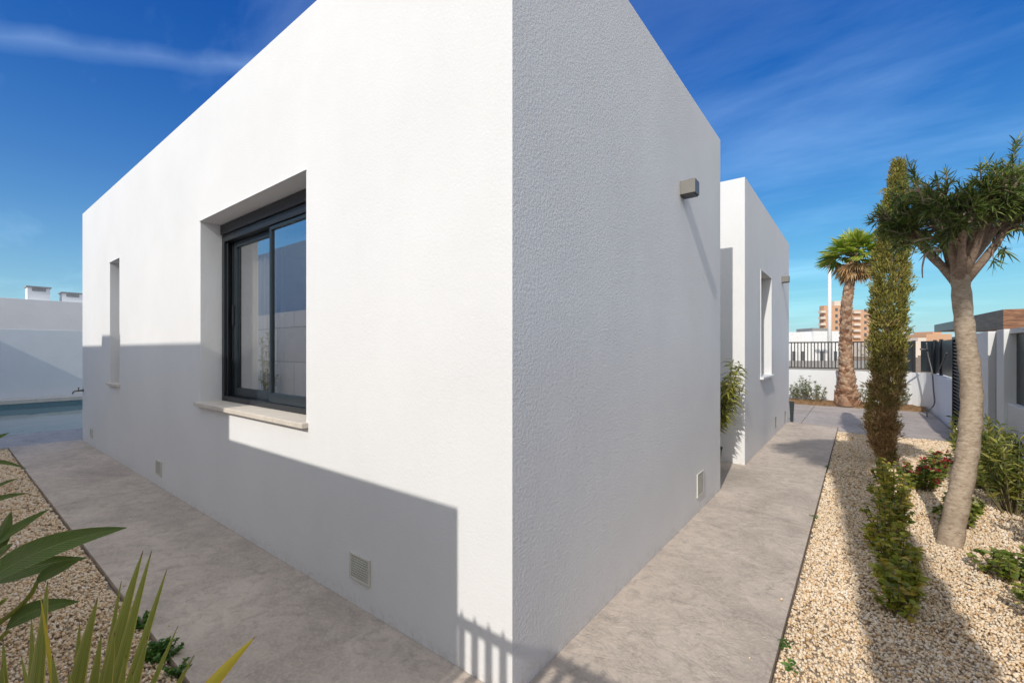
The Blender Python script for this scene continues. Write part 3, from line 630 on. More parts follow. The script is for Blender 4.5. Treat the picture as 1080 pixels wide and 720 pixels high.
shrub('shrub', (1.30, 4.75, gz), 0.31, 0.16, 15, 14, 0.055, 0.033, 'hedge', 'low shrub at the far end of the middle row before the cypress', group=G, shp=OV)
shrub('shrub', (1.25, 2.68, gz), 0.29, 0.13, 17, 16, 0.054, 0.031, 'hedge', 'low shrub filling the third place from the near end of the middle row', group=G, shp=OV)
shrub('shrub', (1.31, 3.48, gz), 0.35, 0.14, 17, 16, 0.054, 0.031, 'hedge', 'low shrub just in front of the tallest shrub of the middle row', group=G, shp=OV)
shrub('bougainvillea', (1.62, 4.75, gz), 0.34, 0.20, 27, 25, 0.055, 0.028, 'hedge2', 'bougainvillea with magenta flowers left of the oleander trunk', 'shrub', 'bougainvilleas', shp=OV, extra=('bract', 36, 0.028, 0.022, 'flower_cluster'))
shrub('bougainvillea', (1.76, 5.2, gz), 0.42, 0.15, 22, 19, 0.05, 0.028, 'hedge2', 'red flowered bougainvillea half hidden behind the oleander trunk', 'shrub', 'bougainvilleas', shp=OV, extra=('bract', 40, 0.028, 0.022, 'flower_cluster'))
shrub('shrub', (1.74, 3.62, gz), 0.30, 0.17, 24, 27, 0.055, 0.03, 'hedge2', 'green shrub directly behind the foot of the oleander trunk', group=G, shp=OV)
shrub('shrub', (1.86, 2.62, gz), 0.22, 0.20, 24, 19, 0.052, 0.030, 'hedge2', 'open low shrub right of the oleander trunk', group=G, shp=OV)
shrub('shrub', (1.98, 2.12, gz), 0.26, 0.24, 32, 22, 0.055, 0.032, 'hedge2', 'bright green low shrub at the right edge of the picture', group=G, shp=OV)
shrub('shrub', (1.88, 1.62, gz), 0.15, 0.16, 15, 16, 0.055, 0.032, 'hedge2', 'small green shrub nearest the camera at the right edge', group=G, shp=OV)
GO = 'young oleander bushes along the boundary wall'
shrub('oleander_bush', (2.17, 4.3, gz), 0.72, 0.30, 34, 36, 0.10, 0.020, 'oleyoung', 'yellow-green oleander bush at the right edge, nearest of its row', 'bush', GO, droop=0.15, upb=1.2)
shrub('oleander_bush', (2.15, 5.1, gz), 0.80, 0.32, 36, 36, 0.10, 0.020, 'oleyoung', 'yellowing oleander bush in front of the black fence panel', 'bush', GO, droop=0.15, upb=1.2)
shrub('oleander_bush', (2.15, 6.0, gz), 0.78, 0.30, 30, 36, 0.10, 0.020, 'oleyoung', 'oleander bush just right of the trunk before the narrow slatted gap', 'bush', GO, droop=0.15, upb=1.2)
shrub('oleander_bush', (2.22, 3.4, gz), 0.50, 0.24, 24, 30, 0.09, 0.018, 'oleyoung', 'low oleander bush cut by the right picture edge', 'bush', GO, droop=0.15, upb=1.2)
shrub('oleander_bush', (-7.1, -1.72, gz), 2.0, 0.20, 14, 34, 0.11, 0.02, 'oleyoung', 'tall slender oleander mirrored dimly in the window glass', 'bush', droop=0.2, upb=1.2)
# far soil strip shrubs
GF = 'grey-green shrubs on the soil strip'
for u, v, h, lb in ((838, 424, 0.55, 'grey-green shrub beside the far house corner before the white wall'), (850, 424, 0.80, 'taller grey-green shrub in the middle of the gap left of the palm'),
                    (862, 425, 0.58, 'grey-green shrub with thin stems just left of the palm base'), (908, 426, 0.6, 'grey-green shrub between palm trunk and cypress'),
                    (950, 427, 0.75, 'grey-green shrub right of the cypress by the curved wall')):
    d = FW+RT*((u-540)/FPX); s_ = (13.05+1.424)/d.y; p = CAM+d*s_
    shrub('shrub', (p.x, 13.02, 0.03), h, 0.26, 12, 20, 0.085, 0.030, 'greygreen', lb, group=GF, droop=0.1, upb=1.1)
# weeds in the gravel
GW = 'tiny weeds in the gravel by the path'
for u, v, lb in ((829, 685, 'tiny weed at the path edge, nearer of the close pair'), (833, 706, 'tiny weed nearest the bottom of the picture beside the path'), (858, 547, 'tiny weed halfway along the path edge'), (872, 494, 'small weed by the path next to the far shadow')):
    s_ = 1.42*FPX/(v-HV); p = P(u, v, s_)
    shrub('weed', (p.x, p.y, -0.025), 0.05, 0.035, 6, 6, 0.028, 0.014, 'weed', lb, 'weed', GW, stemr=0.0015, shp=OV)
p = P(170, 690, 2.06); shrub('parsley_weed', (p.x, p.y, -0.02), 0.09, 0.085, 26, 26, 0.022, 0.014, 'weed', 'bright green ferny weed at the edge of the shaded path', 'weed', stemr=0.002, shp=OV)
p = P(148, 655, 2.30); shrub('parsley_weed', (p.x, p.y, -0.02), 0.07, 0.06, 14, 22, 0.020, 0.013, 'weed', 'smaller green weed behind the strap leaves by the shaded path', 'weed', stemr=0.002, shp=OV)
p = P(186, 712, 1.97); shrub('parsley_weed', (p.x, p.y, -0.02), 0.05, 0.05, 10, 20, 0.020, 0.013, 'weed', 'low green weed at the bottom edge beside the shaded path', 'weed', stemr=0.002, shp=OV)
# potted plant in the recess
e = empty('potted_plant', (-0.28, 4.08, 0), 'yellow-green potted plant standing in the recess between the two house blocks', 'potted plant')
q = MB(); prof = [(0.0, 0.11), (0.27, 0.15), (0.285, 0.155), (0.285, 0.14), (0.25, 0.135)]; vs = [(-0.28+r_*math.cos(k*math.tau/20), 4.08+r_*math.sin(k*math.tau/20), z) for z, r_ in prof for k in range(20)]
q.add(vs, [(i*20+k, i*20+(k+1) % 20, i*20+20+(k+1) % 20, i*20+20+k) for i in range(4) for k in range(20)]); q.build('pot', M['blackmetal'], e, smooth=True)
MB().tube([(-0.28, 4.08, 0.24), (-0.28, 4.08, 0.262)], 0.134, 20).build('potting_soil', M['soil'], e)
sm = MB(); PP = []; DD = []
for k in range(11):
    an = random.uniform(0, math.tau); tip = Vector((-0.09+math.cos(an)*0.14, 4.1+math.sin(an)*0.20, random.uniform(0.75, 1.32))); b0 = Vector((-0.28+math.cos(an)*.03, 4.08+math.sin(an)*.03, 0.25))
    sm.tube([b0, b0.lerp(tip, .5)+Vector((math.cos(an)*.02, math.sin(an)*.02, .03)), tip], [0.007, 0.005, 0.002], 6)
    for i in range(80):
        q_ = b0.lerp(tip, 0.30+0.70*random.random()); PP.append(q_); a2 = random.uniform(0, math.tau); DD.append((math.cos(a2), math.sin(a2), random.uniform(-0.2, 0.9)))
sm.build('stem', M['stem'], e); PP = np.array([tuple(x) for x in PP]); DD = np.array(DD); n = len(PP)
leafmesh('foliage', PP, DD, rng.uniform(0.10, 0.18, n), rng.uniform(0.016, 0.026, n), M['recess'], e, droop=0.55)

# ------------------------------------------------------------ oleander tree
def spline(pts, n):
    pts = [Vector(p) for p in pts]; out_ = []
    for i in range(len(pts)-1):
        p0 = pts[max(i-1, 0)]; p1 = pts[i]; p2 = pts[i+1]; p3 = pts[min(i+2, len(pts)-1)]
        for k in range(n):
            t_ = k/n; out_.append(0.5*((2*p1)+(p2-p0)*t_+(2*p0-5*p1+4*p2-p3)*t_*t_+(3*p1-p0-3*p2+p3)*t_**3))
    out_.append(pts[-1]); return out_
SO = 3.28
ctr = [(1000, 580), (1004, 560), (1012, 520), (1020, 480), (1024, 440), (1024, 400), (1018, 350), (1014, 310), (1012, 278)]
wpx = [32, 29, 27, 26, 25.5, 25, 23, 22.5, 24]
tp_ = [P(u, v, SO+0.02*i) for i, (u, v) in enumerate(ctr)]
tp_[0].z = -0.07
sp = spline(tp_, 5); rad = [0.362*np.interp(i/5, range(9), wpx)*SO/FPX*(1+0.045*math.sin(i*1.7)+0.03*math.sin(i*3.1)) for i in range(len(sp))]
tree = empty('oleander_tree', (tp_[0].x, tp_[0].y, -0.03), 'standard oleander tree with thick pale trunk and round dark leafy crown', 'tree')
trk = MB().tube(sp, rad, 24, wob=0.02)
trk.build('trunk', M['bark'], tree, smooth=True)
top = sp[-1]; bmb = MB(); tips = []
crown_c = Vector((top.x+0.06, top.y+0.02, top.z+0.30))
main = []
NM = 15
for k in range(NM):
    an = k*math.tau/NM+random.uniform(-.2, .2); out_r = random.uniform(0.22, 0.38); hz = random.uniform(0.26, 0.50)
    if k % 3 == 0: out_r = random.uniform(0.08, 0.20); hz = random.uniform(0.48, 0.60)
    e1 = top+Vector((math.cos(an)*out_r+0.02, math.sin(an)*out_r+0.01, hz)); st = top+Vector((math.cos(an)*0.022, math.sin(an)*0.022, random.uniform(-0.16, -0.02)))
    m1 = st.lerp(e1, 0.45)+Vector((math.cos(an)*0.03, math.sin(an)*0.03, 0.02))
    pts = spline([st, m1, e1], 5); bmb.tube(pts, [0.034-0.020*i/(len(pts)-1) for i in range(len(pts))], 9, wob=0.08); main.append((pts, an))
    for j in range(7):
        t_ = random.uniform(0.62, 1.0); q0 = pts[int(t_*(len(pts)-1))]; a2 = an+random.uniform(-1.0, 1.0); l2 = random.uniform(0.09, 0.19)
        q1 = q0+Vector((math.cos(a2)*l2, math.sin(a2)*l2, random.uniform(0.02, 0.20)))
        bmb.tube(spline([q0, q0.lerp(q1, .5)+Vector((0, 0, .02)), q1], 3), [0.017-0.0016*i for i in range(7)], 6)
        for jj in range(5):
            a3 = a2+random.uniform(-1.3, 1.3); l3 = random.uniform(0.05, 0.12); q2 = q0.lerp(q1, random.uniform(0.35, 1.0)); q3 = q2+Vector((math.cos(a3)*l3, math.sin(a3)*l3, random.uniform(-0.06, 0.14)))
            if q3.z > top.z+0.74: q3.z = top.z+0.74-random.random()*0.05
            bmb.tube([q2, q3], [0.007, 0.0035], 5); tips.append((q3, (q3-q2).normalized()))
# stray sprigs: the high one at the right edge, drooping ones under the crown
def sprig(p0, p1, n_): 
    p0, p1 = Vector(p0), Vector(p1); bmb.tube(spline([p0, p0.lerp(p1, .5)+Vector((0, 0, .015)), p1], 3), [0.006-0.0006*i for i in range(7)], 5)
    for i in range(n_): tips.append((p0.lerp(p1, 0.45+0.55*(i+1)/n_), (p1-p0).normalized()))
sprig(P(1062, 205, 3.3), P(1072, 148, 3.3), 3); sprig(P(1060, 215, 3.2), P(1062, 172, 3.2), 2); sprig(P(1040, 230, 3.25), P(1042, 172, 3.25), 2)
sprig(P(1046, 262, 3.3), P(1048, 278, 3.2), 1); sprig(P(1048, 258, 3.3), P(1062, 266, 3.15), 2); sprig(P(990, 262, 3.3), P(976, 262, 3.2), 2); sprig(P(985, 250, 3.3), P(950, 262, 3.3), 2)
sprig(P(975, 215, 3.3), P(958, 172, 3.3), 3); sprig(P(970, 200, 3.3), P(944, 208, 3.3), 2)
bmb.build('branches', M['twig'], tree, smooth=True)
MB().tube(spline([P(992, 264, 3.22), P(978, 266, 3.2), P(973, 280, 3.18), P(973, 293, 3.17)], 4), [0.009-0.0005*i for i in range(13)], 6).build('bare_twig', M['twig'], tree, smooth=True)
PP = []; DD = []
for q_, d_ in tips:
    c_n = random.randint(15, 24)
    ax = Vector(d_)
    for i in range(c_n):
        a2 = random.uniform(0, math.tau); sp_ = random.uniform(0.25, 1.3); p1 = ax.orthogonal().normalized(); p2 = ax.cross(p1)
        dd = ax*math.cos(sp_)+(p1*math.cos(a2)+p2*math.sin(a2))*math.sin(sp_)+Vector((0, 0, 0.10))
        PP.append(tuple(q_-ax*random.uniform(0, 0.07))); DD.append(tuple(dd))
PP = np.array(PP); DD = np.array(DD); n = len(PP)
leafmesh('crown', PP, DD, rng.uniform(0.05, 0.11, n), rng.uniform(0.008, 0.0135, n), M['oleleaf'], tree, droop=0.18)

# ------------------------------------------------------------ cypress
SC = 5.55
prof = [(487, 935, 9), (478, 932, 8), (470, 931, 12), (455, 930, 18), (440, 929, 17), (425, 933, 16), (405, 935, 19), (380, 936, 20), (350, 937, 21), (320, 938, 22), (290, 940, 21), (260, 941, 18), (230, 943, 14), (205, 945, 9), (188, 947, 5), (173, 948, 1.5)]
cb_ = P(935, 490, SC); cyp = empty('cypress_tree', (cb_.x, cb_.y, -0.03), 'tall narrow cypress, olive green with brown patches, standing in the gravel', 'tree')
MB().tube([P(936, 494, SC), P(933, 440, SC), P(937, 350, SC), P(944, 220, SC)], [0.04, 0.032, 0.024, 0.008], 8).build('trunk', M['twig'], cyp)
vv_ = np.array([p[0] for p in prof])[::-1]; uu_ = np.array([p[1] for p in prof])[::-1]; ww_ = np.array([p[2] for p in prof])[::-1]
PP = []; DD = []; LL = []
for k in range(3300):
    v = 173+(488-173)*random.random()**0.86; u = np.interp(v, vv_, uu_); w_ = np.interp(v, vv_, ww_)*SC/FPX*0.66
    an = random.uniform(0, math.tau); lump = 1+0.17*math.sin(an*3+v*0.13)+0.15*math.sin(v*0.31+an*2)+0.08*math.sin(v*0.9+an*5); rr = w_*lump*(0.50+0.50*math.sqrt(random.random()))*0.86
    c0 = P(u, v, SC); p0 = c0+Vector((math.cos(an)*rr, math.sin(an)*rr, 0))
    d0 = Vector((math.cos(an)*0.55, math.sin(an)*0.55, 0.8)).normalized()
    if random.random() < 0.02: d0 = Vector((math.cos(an), math.sin(an), 0.45)).normalized(); p0 += d0*0.05
    for i in range(14):
        o_ = Vector((random.gauss(0, .016), random.gauss(0, .016), random.gauss(0, .018))); PP.append(tuple(p0+o_+d0*random.uniform(0, .06)))
        dd = d0+Vector((random.gauss(0, .38), random.gauss(0, .38), random.gauss(0, .3))); DD.append(tuple(dd)); LL.append(random.uniform(0.024, 0.055))
PP = np.array(PP); DD = np.array(DD); LL = np.array(LL)
leafmesh('crown', PP, DD, LL, LL*0.30, M['cypress'], cyp, droop=0.0, up=0.2)
shrub('shrub', (P(938, 480, 5.5).x, P(938, 480, 5.5).y, gz), 0.30, 0.09, 10, 24, 0.045, 0.016, 'hedge2', 'dark green sprouts at the foot of the cypress', group=G)

# ------------------------------------------------------------ palms
def palm(base, path, rads, crown_r, nfan, label, dead=14, lean=0):
    e = empty('fan_palm', base, label, 'palm tree', 'fan palms')
    sp = spline(path, 6); n = len(sp); rad = [float(np.interp(i/6, range(len(rads)), rads)) for i in range(n)]
    MB().tube(sp, [r*0.82 for r in rad], 16).build('trunk', M['twig'], e, smooth=True)
    # cut leaf bases laid in a criss-cross spiral
    q = MB(); total = sum((sp[i+1]-sp[i]).length for i in range(n-1)); s_ = 0.02; k = 0
    while s_ < total-0.02:
        acc = 0
        for i in range(n-1):
            l = (sp[i+1]-sp[i]).length
            if acc+l >= s_: break
            acc += l
        t_ = (s_-acc)/l; c = sp[i].lerp(sp[i+1], t_); r = rad[i]*(1-t_)+rad[i+1]*t_; up = (sp[i+1]-sp[i]).normalized()
        an = k*2.39996; rd = Vector((math.cos(an), math.sin(an), 0)); sd_ = rd.cross(up).normalized(); wd = 0.052+r*0.18; h_ = 0.085+0.06*(r > 0.25)
        b0 = c+rd*r*0.80; jit = random.uniform(0.85, 1.15)
        o1 = c+rd*(r*1.02*jit)+up*h_*jit; 
        q.add([b0-sd_*wd, b0+sd_*wd, b0+rd*r*0.10-up*0.02, o1-sd_*wd*0.45, o1+sd_*wd*0.45, o1+rd*0.012-up*0.02, c+rd*r*0.78+up*h_*0.9],
              [(0, 2, 5, 3), (2, 1, 4, 5), (3, 5, 4), (0, 3, 6), (1, 6, 4), (3, 4, 6)])
        s_ += 0.0042*(0.30/max(r, 0.12)); k += 1
    q.build('leaf_bases', M['palmboot'], e)
    top = sp[-1]
    def fans(name, m, cnt, e0, e1, pl, fr, dro):
        pet = MB(); PP = []; DD = []; LL = []
        for k in range(cnt):
            an = k*2.39996+0.4; el_ = e0+(e1-e0)*((k+0.5)/cnt); d = Vector((math.cos(an)*math.cos(el_), math.sin(an)*math.cos(el_), math.sin(el_))); L_ = pl*random.uniform(0.8, 1.15)
            h0 = top+d*L_*0.5+Vector((0, 0, 0.03)); hub = top+d*L_+Vector((0, 0, -0.05*dro)); pet.tube([top+d*0.03, h0, hub], [0.014, 0.011, 0.008], 5)
            sd_ = d.cross(Vector((0, 0, 1))).normalized(); upv = sd_.cross(d)
            sd_ = (sd_*math.cos(0.5*random.uniform(-1, 1))+upv*math.sin(0.5*random.uniform(-1, 1))).normalized(); fwd = (d+Vector((0, 0, -0.25*dro))).normalized()
            for j in range(26):
                a2 = -1.75+3.5*j/25+random.uniform(-.03, .03); dd = fwd*math.cos(a2)+sd_*math.sin(a2)+upv*(0.10*math.cos(a2*3))
                PP.append(tuple(hub)); DD.append(tuple(dd)); LL.append(fr*(1-0.18*abs(a2)/1.75)*random.uniform(0.9, 1.08))
        n_ = len(PP); pet.build('petioles', M['stem'], e); LL = np.array(LL)
        leafmesh(name, np.array(PP), np.array(DD), LL, LL*0.12, m, e, droop=0.18*dro, up=0.3, shape=(0.45, 1.0, 0.70, 0.75), fold=0.25)
    fans('crown', M['palmleaf'], nfan, 0.0, 1.45, crown_r*0.48, crown_r*0.58, 1.0)
    if dead: fans('dead_skirt', M['palmdead'], dead, -1.15, -0.35, crown_r*0.30, crown_r*0.42, 1.4)
    return e
SP = (12.85+1.424)/1.248
pp = [P(893, 428, SP), P(893, 405, SP), P(892, 380, SP), P(892, 350, SP), P(893, 320, SP), P(896, 300, SP), P(900, 283, SP), P(901, 272, SP)]
palm((pp[0].x, pp[0].y, 0.0), pp, [0.29, 0.19, 0.145, 0.125, 0.115, 0.095, 0.08, 0.07], 0.86, 26, 'fan palm with flared criss-cross trunk before the far white wall', dead=16)
# second palm stands behind the camera and throws the long shadow over the gravel
palm((1.72, -2.9, 0.0), [(1.80, -2.9, -0.1), (1.81, -2.9, 1.5), (1.83, -2.9, 3.0), (1.91, -2.9, 4.8), (1.86, -2.9, 5.9), (1.82, -2.9, 6.15)], [0.30, 0.23, 0.215, 0.20, 0.19, 0.18], 0.76, 30, 'tall fan palm behind the camera whose shadow crosses the gravel bed', dead=10)

# ------------------------------------------------------------ foreground strap and paddle leaves
def bez(a, b, c, n=12): return [a*(1-t)**2+b*2*t*(1-t)+c*t*t for t in [i/n for i in range(n+1)]]
FB = P(105, 822, 1.5); FB.z = -0.04
fl = empty('flax_plant', FB, 'variegated strap-leaved plant in the lower left foreground', 'plant')
LG = Vector((0.72, 0.69, 0))
def strap(base_px, s0, tip_px, s1, wmax, bulge=(0, 0), side=None, m='flax', parent=None, prof_=None, fold=0.22, kname='leaf'):
    a = P(*base_px, s0); c = P(*tip_px, s1); mid = a.lerp(c, 0.55)+RT*bulge[0]+Vector((0, 0, bulge[1]))
    pts = bez(a, mid, c, 16); ws = [wmax*(0.55+0.45*min(1, t*3))*(1-max(0, t-0.35)/0.65)**0.75 if t < 1 else 0.001 for t in [i/16 for i in range(17)]]
    ws[-1] = 0.0015
    q = MB(); uvs = []; ribbon(q, uvs, pts, ws, side or (RT+Vector((0, 0, 0.15))), fold); return uvbuild(q, uvs, kname, M[m], parent)
blades = [((92, 800), 1.52, (151, 580), 1.60, 0.062, (-0.03, 0)), ((100, 810), 1.50, (160, 580), 1.58, 0.050, (-0.02, 0)), ((112, 800), 1.48, (176, 600), 1.56, 0.040, (-0.01, 0)),
          ((128, 800), 1.45, (188, 659), 1.55, 0.026, (-0.01, 0)), ((62, 800), 1.46, (103, 630), 1.48, 0.062, (-0.02, 0)), ((24, 800), 1.42, (50, 612), 1.45, 0.055, (0.0, 0)),
          ((84, 800), 1.40, (107, 668), 1.38, 0.045, (-0.005, 0)), ((98, 800), 1.42, (121, 666), 1.40, 0.042, (0.0, 0)), ((118, 800), 1.42, (156, 670), 1.42, 0.040, (0, 0)),
          ((2, 800), 1.30, (3, 673), 1.30, 0.035, (0, 0)), ((60, 800), 1.30, (55, 690), 1.30, 0.040, (0, 0)), ((-12, 800), 1.30, (2, 700), 1.28, 0.050, (0, 0)),
          ((78, 800), 1.28, (72, 708), 1.26, 0.04, (0, 0)), ((40, 800), 1.6, (22, 690), 1.7, 0.035, (0, 0)), ((130, 810), 1.30, (140, 708), 1.28, 0.03, (0, 0)), ((100, 800), 1.55, (128, 612), 1.62, 0.035, (-0.02, 0)), ((70, 800), 1.5, (84, 655), 1.55, 0.04, (0, 0)),
          ((140, 800), 1.5, (205, 690), 1.55, 0.028, (0.01, 0.01)), ((30, 800), 1.5, (33, 650), 1.55, 0.04, (0, 0)), ((112, 800), 1.36, (133, 690), 1.34, 0.036, (0, 0))]
for b_ in blades:
    o = strap(b_[0], b_[1], b_[2], b_[3], b_[4], b_[5], parent=fl)
strap((58, 760), 1.40, (42, 626), 1.42, 0.018, (0.005, 0), m='flaxyellow', parent=fl)['label'] = 'thin yellow leaf'
strap((165, 790), 1.30, (269, 671), 1.38, 0.045, (0.01, 0.03), m='flaxyellow', parent=fl)['label'] = 'bright yellow leaf leaning over the path'

SB = P(-90, 700, 2.0); SB.z = -0.04
sr = empty('bird_of_paradise_plant', SB, 'dark green paddle-leaved plant entering from the left edge', 'plant')
def paddle(stalk, leaf_px, wmax, sides, fold=0.18, sag=0.0):
    # stalk: list of (u,v,s); leaf: start, mid, end (u,v,s)
    q = MB(); sp_ = spline([P(*x) for x in stalk], 5); q.tube(sp_, [0.011-0.004*i/(len(sp_)-1) for i in range(len(sp_))], 7); st = q.build('leaf_stalk', M['hedge2'], sr, smooth=True)
    a, b, c = [P(*x) for x in leaf_px]; b = b*2-(a+c)*0.5
    pts = bez(a, b, c, 20); ws = []
    for i in range(21):
        t_ = i/20; ws.append(max(0.002, wmax*(math.sin(math.pi*min(1, t_**0.72)))**0.8*(1 if t_ < .9 else 1)))
    q = MB(); uvs = []; ribbon(q, uvs, pts, ws, sides, fold); return uvbuild(q, uvs, 'leaf', M['paddle'], sr)
S1 = RT*0.25+FW*0.35+Vector((0, 0, 0.62))
paddle([(-80, 690, 2.0), (-50, 650, 1.9), (-25, 622, 1.8)], [(-28, 624, 1.8), (45, 580, 1.85), (134, 556, 1.95)], 0.105, S1)
paddle([(-80, 690, 2.0), (-30, 660, 1.9), (5, 632, 1.85)], [(-5, 612, 1.9), (30, 598, 1.93), (92, 588, 2.0)], 0.085, S1)
paddle([(-80, 690, 2.1), (-50, 640, 2.1), (-25, 585, 2.1)], [(-30, 588, 2.1), (12, 562, 2.12), (53, 536, 2.15)], 0.072, S1)
paddle([(-70, 700, 2.1), (-30, 650, 2.1), (-3, 580, 2.1)], [(-6, 585, 2.1), (2, 560, 2.12), (12, 539, 2.14)], 0.075, RT+Vector((0, 0, .2)))
paddle([(-60, 700, 1.85), (-20, 690, 1.85), (8, 665, 1.85)], [(6, 664, 1.85), (38, 643, 1.87), (84, 634, 1.9)], 0.075, S1)
paddle([(-70, 690, 2.3), (-40, 600, 2.3), (-25, 545, 2.3)], [(-30, 548, 2.3), (-6, 528, 2.3), (31, 520, 2.35)], 0.035, S1)
paddle([(-70, 680, 2.5), (-45, 580, 2.5), (-28, 530, 2.5)], [(-30, 532, 2.5), (-6, 515, 2.5), (20, 504, 2.5)], 0.035, S1)
paddle([(-70, 660, 2.6), (-45, 540, 2.6), (-28, 500, 2.6)], [(-30, 500, 2.6), (-8, 487, 2.6), (28, 494, 2.65)], 0.03, S1)
paddle([(-70, 640, 2.6), (-45, 520, 2.6), (-28, 478, 2.6)], [(-30, 478, 2.6), (-8, 464, 2.6), (10, 456, 2.65)], 0.03, S1)
paddle([(-70, 690, 2.0), (-45, 640, 2.0), (-15, 600, 2.0)], [(-20, 603, 2.0), (3, 585, 2.0), (14, 572, 2.0)], 0.085, S1)
paddle([(-60, 700, 1.9), (20, 640, 1.85), (40, 612, 1.85)], [(38, 613, 1.85), (60, 600, 1.87), (84, 590, 1.9)], 0.055, S1)

# ------------------------------------------------------------ sun-side neighbours (behind the camera; they throw the shadows and show in the glass)
wA = MB(); wA.box(-17.7, -0.085, -2.16, -2.0, -0.09, 2.075)
m, t, b = mat('block_wall'); co = objco(t); mpn = N(t, 'ShaderNodeMapping'); t.links.new(co, mpn.inputs[0]); mpn.inputs['Rotation'].default_value = (R(90), 0, 0)
bt = N(t, 'ShaderNodeTexBrick'); t.links.new(mpn.outputs[0], bt.inputs['Vector']); bt.inputs['Color1'].default_value = (0.80, 0.79, 0.77, 1); bt.inputs['Color2'].default_value = (0.72, 0.71, 0.69, 1); bt.inputs['Mortar'].default_value = (0.42, 0.41, 0.40, 1)
bt.inputs['Scale'].default_value = 1; bt.inputs['Brick Width'].default_value = 1.2; bt.inputs['Row Height'].default_value = 0.6; bt.inputs['Mortar Size'].default_value = 0.008
t.links.new(bt.outputs[0], b.inputs['Base Color']); b.inputs['Roughness'].default_value = 0.8
tag(wA.build('boundary_wall', m, bevel=0.004), 'pale block boundary wall facing the sliding window', 'wall')
gt = empty('picket_gate', (1.2, -2.06, 0), 'low metal picket fence behind the camera casting the barred shadow', 'fence')
q = MB(); q.box(-0.084, 2.6, -2.075, -2.045, 1.598, 1.634).box(-0.084, 2.6, -2.075, -2.045, 0.16, 0.20); q.build('rail', M['fencebrown'], gt)
x = -0.055; pk = MB()
while x < 2.55:
    pk.box(x-0.020, x+0.020, -2.07, -2.05, 0.05, 1.634); pk.add([(x-0.012, -2.07, 1.634), (x+0.012, -2.07, 1.634), (x+0.012, -2.05, 1.634), (x-0.012, -2.05, 1.634), (x, -2.06, 1.676)], [(0, 1, 4), (1, 2, 4), (2, 3, 4), (3, 0, 4)]); x += 0.078
pk.build('picket', M['fencebrown'], gt)['kind'] = 'stuff'
nb = empty('neighbour_house', (-10, -6, 0), 'white neighbouring house seen mirrored in the sliding window', 'house')
MB().box(-19, -2.37, -10, -4.0, -0.09, 4.21).build('wall', M['stucco2'], nb)
MB().box(-6.70, -5.72, -5.0, -4.02, 4.21, 4.36).build('chimney', M['stucco2'], nb)
# ------------------------------------------------------------ pool end
pool = empty('swimming_pool', (-13.7, 2, 0), 'swimming pool between the house and the left garden wall', 'swimming pool')
q = MB(); X0, X1, Y0, Y1 = -17.5, -10.0, -1.2, 6.0
q.add([(X0, Y0, -0.10), (X1, Y0, -0.10), (X1, Y1, -0.10), (X0, Y1, -0.10), (X0, Y0, -1.4), (X1, Y0, -1.4), (X1, Y1, -1.4), (X0, Y1, -1.4)], [(0, 1, 5, 4), (1, 2, 6, 5), (2, 3, 7, 6), (3, 0, 4, 7), (4, 5, 6, 7)])
q.build('basin', M['pooltile'], pool)
MB().box(X0-0.3, X0+0.02, Y0-0.3, Y1+0.3, -0.098, 0.02).box(X0+0.02, X1, Y0-0.3, Y0+0.02, -0.098, 0.0).build('coping', M['sillstone'], pool, bevel=0.01)
tag(MB().add([(X0+.001, Y0+.001, -0.25), (X1-.001, Y0+.001, -0.25), (X1-.001, Y1-.001, -0.25), (X0+.001, Y1-.001, -0.25)], [(0, 1, 2, 3)]).build('water', M['water']), 'still pool water reflecting the white wall', 'water', kind='structure')
tag(MB().box(-18.0, -17.81, -3.9, 9.5, -0.09, 2.0).build('garden_wall', M['stucco2'], bevel=0.006), 'white garden wall behind the pool at the left edge', 'wall')
fh = empty('far_house', (-26, 0, 0), 'low white house showing over the garden wall at the left edge', 'house')
MB().box(-32, -24, -12, 9.5, -0.09, 3.35).build('wall', M['stucco2'], fh, bevel=0.006)
for y0, z1 in ((0.82, 3.86), (1.78, 3.72)):
    c_ = MB().box(-25.1, -24.45, y0, y0+0.62, 3.351, z1).build('chimney', M['stucco2'], fh)
    q = MB().box(-25.14, -24.41, y0-0.04, y0+0.66, z1+0.002, z1+0.05).box(-24.448, -24.44, y0+0.12, y0+0.50, z1-0.14, z1-0.02, 0); q.build('chimney_cap', M['ventgrey'], c_)

# ------------------------------------------------------------ far boundary: low white wall, bars, black sheets, gates
# white low wall with a rounded corner
cpts = [(-9.0, 13.40), (1.75, 13.40)]
for k in range(1, 9):
    a_ = R(90-k*90/8); cpts.append((1.75+0.70*math.cos(a_), 12.70+0.70*math.sin(a_)))
cpts.append((2.45, 10.02))
def sweep(pts, th, z0, z1):
    q = MB(); n = len(pts); L_ = []; R_ = []
    for i, p in enumerate(pts):
        a_ = Vector(pts[max(i-1, 0)]); b_ = Vector(pts[min(i+1, n-1)]); d = (b_-a_).normalized(); nn = Vector((-d.y, d.x)); L_.append(Vector(p)+nn*th); R_.append(Vector(p))
    vs = [(*R_[i], z0) for i in range(n)]+[(*L_[i], z0) for i in range(n)]+[(*R_[i], z1) for i in range(n)]+[(*L_[i], z1) for i in range(n)]
    fs = []
    for i in range(n-1): fs += [(i, i+1, 2*n+i+1, 2*n+i), (n+i+1, n+i, 3*n+i, 3*n+i+1), (2*n+i, 2*n+i+1, 3*n+i+1, 3*n+i)]
    fs += [(0, 2*n, 3*n, n), (n-1, 2*n-1, 4*n-1, 3*n-1)]; q.add(vs, fs); return q
tag(sweep(cpts, 0.16, -0.09, 0.855).build('low_boundary_wall', M['stucco2'], bevel=0.006), 'low white wall with rounded corner behind palm and cypress', 'wall')
fe = empty('bar_fence', (-2, 13.48, 0.86), 'dark vertical-bar fence standing on the low white wall', 'fence')
